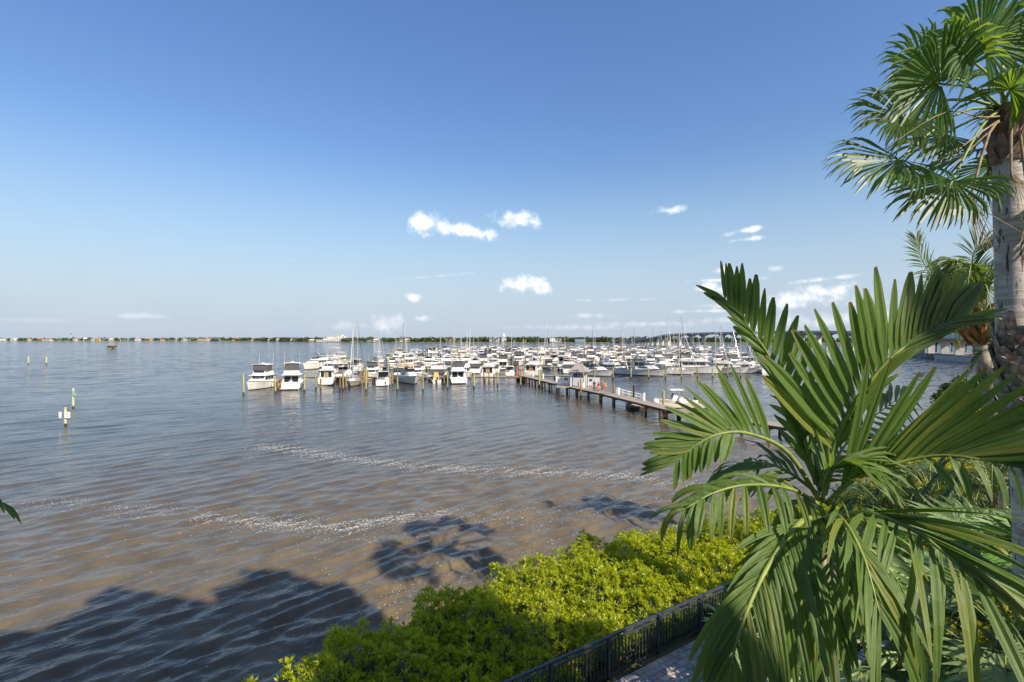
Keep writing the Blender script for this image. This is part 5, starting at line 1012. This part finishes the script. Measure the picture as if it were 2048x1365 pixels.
# tour boat far out
tb = B(); g, st = hull_geo(12, 4.2, 1.0, .9, 0); h = tb.add('hull', g, [M_cream, M_boot, M_cream]); tb.add('canopy', slab_roof(-5.6, 5.0, 4.4, 3.2, .3, .35), pm('rust_canopy', (.40,.17,.07), .8)); tb.add('side_curtain', G().hexa(tcab(-4.8,4.2,3.6,.9,2.9,.2,.1,.05)), M_clear); tb.add('frame', posts4(-5.2,4.4,4.0,.8,3.1,.06), M_steel); tb.build()
tb.place('tour_boat', 'tan canopy tour boat alone far out on the river, left', 'boat', spot(224,698), R(-15))
def marker(px, pb, pt, lab, sign):
    x, y, _ = spot(px, pb); h = (pb-pt)/F*y; o = thing('channel_marker', lab, 'marker', (x,y,0)); r_ = .15 if y < 150 else .26
    ob('pile', G().tube([(0,0,-1.5),(0,0,.35)], r_, 9, 1).tube([(0,0,.35),(0,0,h-.1),(0,0,h)], [r_,r_*.95,r_*.5], 9, 0), [pm('pale_pile', (.50,.50,.24), .85, .2, 3) if 'pale_pile' not in MATS else MATS['pale_pile'], M_wet], o)
    if sign == 'square':
        for sg in (1,-1): ob('sign_board', G().box(*((.08,.78) if sg > 0 else (-.62,-.3)), -r_-.10,-r_-.06,h-1.3,h-.55), M_white_paint, o)
        ob('sign_text', G().box(.16,.68,-r_-.112,-r_-.102,h-.75,h-.67).box(.16,.6,-r_-.112,-r_-.102,h-.92,h-.85).box(.16,.66,-r_-.112,-r_-.102,h-1.12,h-1.04), M_conc, o)
    if sign == 'green': ob('sign_board', G().add([(.0,-r_-.06,h-1.15),(.75,-r_-.06,h-1.15),(.22,-r_-.06,h-.25),(.0,-r_-.1,h-1.15),(.75,-r_-.1,h-1.15),(.22,-r_-.1,h-.25)], [(2,1,0),(3,4,5),(0,1,4,3),(1,2,5,4),(2,0,3,5)]), pm('faded_green', (.22,.42,.30), .6), o)
    if sign == 'red': ob('sign_board', G().box(-1.2,1.2,-r_-.3,-r_-.2,h-2.5,h), M_sred, o)
marker(131,853,815,'nearest channel marker post with white square signs, far left','square'); marker(146.5,817,777,'channel marker post with pale green triangle, just behind the nearest','green')
marker(57,728,713,'thin marker post farther out, left of a pair','plain'); marker(93,728,714,'thin marker post farther out, right of a pair','plain'); marker(36,684,678.5,'tiny red marker before the far shore at the left','red')
# ---------------------------------------------------------------- bridge
def bridge():
    ctrl = [(240,1180,3),(246,985,6.5),(246,880,10),(250,800,15.4),(264,742,17.2),(298,680,18.2),(335,570,18),(312,420,15.5),(262,312,12.4),(226,248,11.6),(205,205,11)]
    sp_ = spline([Vector(p) for p in ctrl], 90); root = thing('road_bridge', 'long curved grey concrete road bridge with arched piers beyond the marina', 'bridge'); dk = G(); pr = G()
    for a, b_ in zip(sp_[:-1], sp_[1:]): dk.bar(a, b_+(b_-a)*.02, 13, 1.5); dk.bar(a-Vector((0,0,1.1)), b_-Vector((0,0,1.1))+(b_-a)*.02, 7, .9)
    for sg in (1, -1):
        for a, b_ in zip(sp_[:-1], sp_[1:]): d = (b_-a).normalized(); s_ = Vector((-d.y,d.x,0))*6.3*sg+Vector((0,0,1.15)); pr.bar(a+s_, b_+s_+(b_-a)*.02, .35, .8)
    ob('deck', dk, M_concl, root); ob('parapet', pr, M_concl, root); acc = 0; nxt = 12
    for a, b_ in zip(sp_[:-1], sp_[1:]):
        l_ = (b_-a).length; acc += l_
        if acc > nxt:
            nxt += 27 if a.y > 330 else 30; d = (b_-a).normalized(); s_ = Vector((-d.y,d.x,0)); zt = a.z-1.6; g = G(); vs = []
            for z, hw, hl in ((-1,2.2,1.4),(1.2,2.2,1.4),(1.21,1.7,1.1),(zt*.6,1.7,1.1),(zt*.82,2.2,2.0),(zt*.94,3.6,4.5),(zt,5.6,7.5)): vs += [Vector((a.x,a.y,z))+s_*hw*i+d*hl*j for i, j in ((-1,-1),(1,-1),(1,1),(-1,1))]
            g.add(vs, [(4*q+k, 4*q+(k+1)%4, 4*q+4+(k+1)%4, 4*q+4+k) for q in range(6) for k in range(4)]+[(24,25,26,27)]); ob('bridge_pier', g, M_concl, root)
bridge()
# ---------------------------------------------------------------- far shore
farpts = [(-2900,1900),(-1900,1830),(-1000,1760),(-600,1500),(-250,1300),(0,1230),(200,1180),(420,1120),(700,1080),(1200,1040),(2200,1000)]
fl = spline([Vector((x,y,0)) for x,y in farpts], 80)
g = G()
for a, b_ in zip(fl[:-1], fl[1:]): g.add([(a.x,a.y,-1),(b_.x,b_.y,-1),(b_.x,b_.y,1.6),(a.x,a.y,1.6),(b_.x*1.5,b_.y*1.9,2.2),(a.x*1.5,a.y*1.9,2.2)], [(0,1,2,3),(3,2,4,5)])
struct('far_shore', g, pm('far_bank', (.20,.20,.11), .9, .3, .02))
M_far = [leaf_mat('far_tree_%s' % n_, c_, (.1,.16,.03), .15) for n_, c_ in (('dark', [(.035,.055,.02),(.06,.085,.028)]), ('olive', [(.06,.075,.025),(.10,.115,.035)]), ('green', [(.045,.08,.022),(.08,.12,.03)]))]
def crown_pts(rs, c_, r_, h, n=26):
    d = rs.normal(size=(n,3)); d /= np.linalg.norm(d,axis=1)[:,None]; d[:,2] = np.abs(d[:,2])*1.0-.15; return c_+d*np.array([r_,r_,h])*rs.uniform(.75,1.1,(n,1)), d
def wood(name, label, n, seed, pick, hr, L):
    rs = np.random.default_rng(seed); VV = []; NN = []
    for i in range(n):
        x, y = pick(rs); h = rs.uniform(*hr)*rs.choice((.6,.8,1,1,1.15)); r_ = rs.uniform(.5,.9)*h; p_, d_ = crown_pts(rs, np.array([x, y, 1.8+h*.35]), r_, h*.7, 30); VV.append(p_); NN.append(d_)
    v, f = rosettes(np.concatenate(VV), np.concatenate(NN), 3, L, L*.7, rs); mi = rs.integers(0,3,len(f)//90+1).repeat(90)[:len(f)]
    tag(link(name, mesh_np(name, v, f, M_far, mi)), label, 'trees', kind='stuff')
def pick_far(rs): u = rs.uniform(0,78.9); k = int(u); a = fl[k].lerp(fl[k+1], u-k); q = 1+rs.exponential(.03)+.006; return a.x*q, a.y*q
wood('far_woods', 'low green tree line along the far shore of the river', 1900, 41, pick_far, (5.5,11.5), 3.2)
roofs = [pm('roof_terracotta', (.42,.17,.08), .8), pm('roof_grey', (.28,.27,.26), .8), pm('roof_tan', (.45,.36,.26), .8), pm('roof_teal', (.12,.30,.30), .7), pm('roof_pale', (.62,.60,.56), .8)]
walls = [pm('wall_white', (.72,.70,.66), .8), pm('wall_cream', (.66,.57,.40), .8), pm('wall_ochre', (.60,.42,.20), .8), pm('wall_pink', (.62,.45,.36), .8)]
def house(px, w, h, wi, ri, label, q=1.012):
    rt = (px-1024)/F; best = min(fl, key=lambda p: abs(p.x/p.y-rt)); y = best.y*q; x = rt*y; s_ = y/F
    root = thing('shore_house', label, 'house', (x, y, 1.7), R(random.uniform(-10,10)), 'houses on the far shore'); W_, H_ = w*s_, h*s_*.62
    c8 = tcab(-W_/2,W_/2,W_*.6,0,H_,0,0,0); wl = ob('wall', G().hexa(c8), walls[wi], root); ob('roof', G().hexa(tcab(-W_/2-.6,W_/2+.6,W_*.6+1.2,H_+.02,H_*1.55,W_*.22,W_*.22,W_*.25)), roofs[ri], root)
    for k in range(3): ob('window', pane(c8,'s',.08+.3*k,.30+.3*k,.25,.75,.06), M_glass, wl)
WN = ['white','cream','ochre','pink']; RN = ['terracotta','grey','tan','teal','pale']; HP = [8,30,58,82,100,118,146,172,182,196,222,240,262,276,300,324,352,370,388,402,418,436,470,505,540,560,575,590,612,624,738,752,800,815,850,868,902,915,946,962,975,1030,1046,1100,1116,1138,1160,1186,1220]
rh = random.Random(8)
for i, px in enumerate(HP):
    wi, ri = rh.choices((0,1,2,3),(5,4,1.5,1))[0], rh.choices((0,1,2,3,4),(3,2,3,1,3))[0]; house(px+rh.uniform(-3,3), rh.uniform(6,13), rh.uniform(4,6.5), wi, ri, '%s house with %s roof, %s from the left on the far shore' % (WN[wi], RN[ri], ORD[i]))
def far_building(name, label, boxes, mat, win=0):
    px0 = boxes[0][0]; rt = (px0-1024)/F; best = min(fl, key=lambda p: abs(p.x/p.y-rt)); y = best.y*1.01; s_ = y/F; root = thing(name, label, 'building', (rt*y, y, 1.7))
    for k, (px, w, h) in enumerate(boxes):
        x = (px-px0)*s_; c8 = tcab(x-w*s_/2, x+w*s_/2, 18+k*1.5, 0, h*s_, 0, 0, 0); wl = ob('wall', G().hexa(c8), mat, root); ob('roof', G().box(x-w*s_/2-.5,x+w*s_/2+.5,-9.5-k*.75,9.5+k*.75,h*s_+.02,h*s_+.5), M_concl, wl); nf = max(1, int(h/2.2)); nc = max(2, int(w/3.5))
        for i in range(nf):
            for j in range(nc): ob('window', pane(c8,'s',(j+.18)/nc,(j+.8)/nc,(i+.3)/nf,(i+.72)/nf,.08), M_glass, wl)
far_building('white_block', 'large white stepped block on the far shore left of the masts', [(674,34,10.5),(656,14,7),(698,12,7.5),(680,10,13),(655,40,3.4),(712,16,3)], walls[0])
far_building('long_grey_hall', 'long grey hall beside the white tower on the far shore', [(992,26,5.5)], M_conc)
far_building('white_tower_block', 'small white building under the ball shaped water tank', [(1008,9,8)], walls[0])
far_building('cream_block', 'pale block among the trees right of the cream ketch mast', [(1112,22,6.5),(1104,10,8)], walls[0])
far_building('teal_hall', 'low blue roofed hall on the far shore, centre right', [(1160,22,5)], pm('wall_blue', (.22,.36,.48), .7))
far_building('dark_hall', 'brown hall on the far shore behind the houseboat', [(905,26,5.5)], pm('wall_brown', (.25,.19,.14), .8))
rt = (1007-1024)/F; y = 1250; o = thing('water_tank', 'white ball shaped water tank on a stem above the far shore', 'water tank', (rt*y, y, 1.7)); g = G(); g.tube([(0,0,11+5.6*math.sin(a)*.9+5) for a in np.linspace(-1.5,1.5,9)], [max(.1,4.6*math.cos(a)) for a in np.linspace(-1.5,1.5,9)], 14); ob('tank', g, pm('tank_paint', (.62,.70,.76), .5), o, smooth=True); ob('stem', G().tube([(0,0,-.5),(0,0,3),(0,0,11.2)], [2.8,1.6,1.4], 12), M_white_paint, o)
o = thing('radio_tower', 'thin dark tower above the trees at the far left shore', 'tower', (-.882*1860, 1860, 1.7)); ob('shaft', G().tube([(0,0,0),(0,0,24)], [1.6,1.0], 6), M_conc, o); ob('head', G().tube([(0,0,24),(0,0,27)], [2,1.6], 8), M_dark, o)
# ---------------------------------------------------------------- right bank: sea wall park and trees
def tree(label, x, y, h, seed, mat, group='trees on the right bank'):
    rs = np.random.default_rng(seed); root = thing('shore_tree', label, 'tree', (x,y,PZ-.1), 0, group); VV = []; NN = []; g = G().tube([(0,0,-.2),(.1,0,h*.3),(0,.1,h*.62)], [.035*h,.028*h,.014*h], 7)
    for k in range(9):
        a = rs.uniform(0,6.28); q = rs.uniform(.1,.36)*h; c_ = np.array([q*math.cos(a), q*math.sin(a), h*rs.uniform(.5,.85)]); p_, d_ = crown_pts(rs, c_, h*.2, h*.17, 120); VV.append(p_); NN.append(d_); g.tube([(0,0,h*.34), tuple(c_*.7), tuple(c_)], [.02*h,.012*h,.005*h], 5)
    v, f = rosettes(np.concatenate(VV), np.concatenate(NN), 4, h*.055, h*.035, rs); link('crown', mesh_np('crown', v, f, [mat]), root, kind='stuff'); ob('trunk', g, M_twig, root)
M_park = leaf_mat('park_tree_leaf', [(.06,.085,.02),(.11,.14,.03),(.17,.19,.04)], (.2,.26,.04), .25)
for i, (px, d, h) in enumerate([(1842,318,11),(1856,325,13),(1872,322,12),(1888,318,13.5),(1904,324,14),(1918,316,13),(1932,312,12),(1946,306,11),(1866,345,15),(1912,350,16),(1960,300,13),(1978,290,14),(1990,230,10),(2010,200,11)]):
    tree('broad sunlit tree on the right bank beyond the bay, %s from the left' % ORD[i], (px-1024)/F*d, d, h, 60+i, M_park)
g = G(); pts = [(222,292),(240,284),(262,286),(300,288)]
for (x0,y0),(x1,y1) in zip(pts[:-1],pts[1:]): g.bar((x0,y0-4,1.2),(x1,y1-4,1.2),1.2,2.6)
tag(ob('rock_wall', g, pm('rock_wall_stone', (.30,.30,.30), .9, .4, .6, bump=.8, bscale=2)), 'grey rock wall along the far right bank under the trees', 'wall')
# ---------------------------------------------------------------- the building the view is taken from (behind the frame); its shadow reaches the water
def home_building():
    root = thing('apartment_building', 'pale apartment building behind the viewpoint, throwing its shadow on the water', 'building', (10,-10,PZ-.1)); o_ = Vector((10,-10,PZ-.1)); hb_ = 22-PZ+.1
    WW = pm('render_white', (.74,.72,.67), .8, .05, .5)
    blocks = [([(-14,-2.9),(3.2,-2.9),(3.2,-2.2),(6.5,-2.6),(4.5,-12),(-14,-12)],22,(0,1)),([(5.0,-3.2),(6.7,-2.95),(5.9,-6),(4.4,-6)],25,(0,1)),([(-6,-3.3),(-3,-3.3),(-3,-5),(-6,-5)],24,(0,1)),([(23.0,-4.2),(25.5,-4.2),(25.5,-6),(23.0,-6)],19.8,(0,1)),([(13.4,-7.7),(15,-6.6),(17.2,-6.4),(17.2,-7.2),(19.1,-7.0),(26,-15),(21.4,-16)],30,(0,4)),([(14.6,-3.6),(24,-3.6),(24,-3.1),(46,-3.1),(50,-10),(20,-10)],17.8,(0,1)),([(15.6,-8.0),(18,-8),(22,-12),(20,-12.6)],32.2,(0,1))]  # unseen footprints, heights and roof boxes shaped to cast the shadow outline
    sp4 = [(6.2,-4.4),(14.4,-6.4),(14.4,-7.6),(6.0,-5.6)]
    up_ = ob('added_shade_span', G().hexa([(x-10,y+10,z-PZ+.1) for z in (22.7, 26.9) for x, y in sp4[::-1]]), WW, root)  # unseen span added between the wings to close the shadow on the water
    for k in range(3): ob('window', G().box(-3+2.4*k,-1.8+2.4*k,5.72-.6*k,5.80-.6*k,20.5,22.5), M_glass, up_)
    for fp, h, (fa, fb) in blocks:
        z1 = h-PZ+.1; n = len(fp); vs = [(x-10,y+10,z) for z in (0,z1) for x, y in fp]; g = G().add(vs, [(i,(i+1)%n,n+(i+1)%n,n+i) for i in range(n)]+[tuple(range(2*n-1,n-1,-1))]); w_ = ob('wall', g, WW, root)
        a, b_ = Vector((*fp[fa],0))-Vector((10,-10,0)), Vector((*fp[fb],0))-Vector((10,-10,0)); m_ = max(1, int((b_-a).length/3.2))
        if h < 25:
            for f_ in range(6):
                for k in range(m_): c_ = a.lerp(b_, (k+.5)/m_); ob('window', G().box(c_.x-.8,c_.x+.8,c_.y+.003,c_.y+.06,1+3.1*f_,2.9+3.1*f_), M_glass, w_)
home_building()
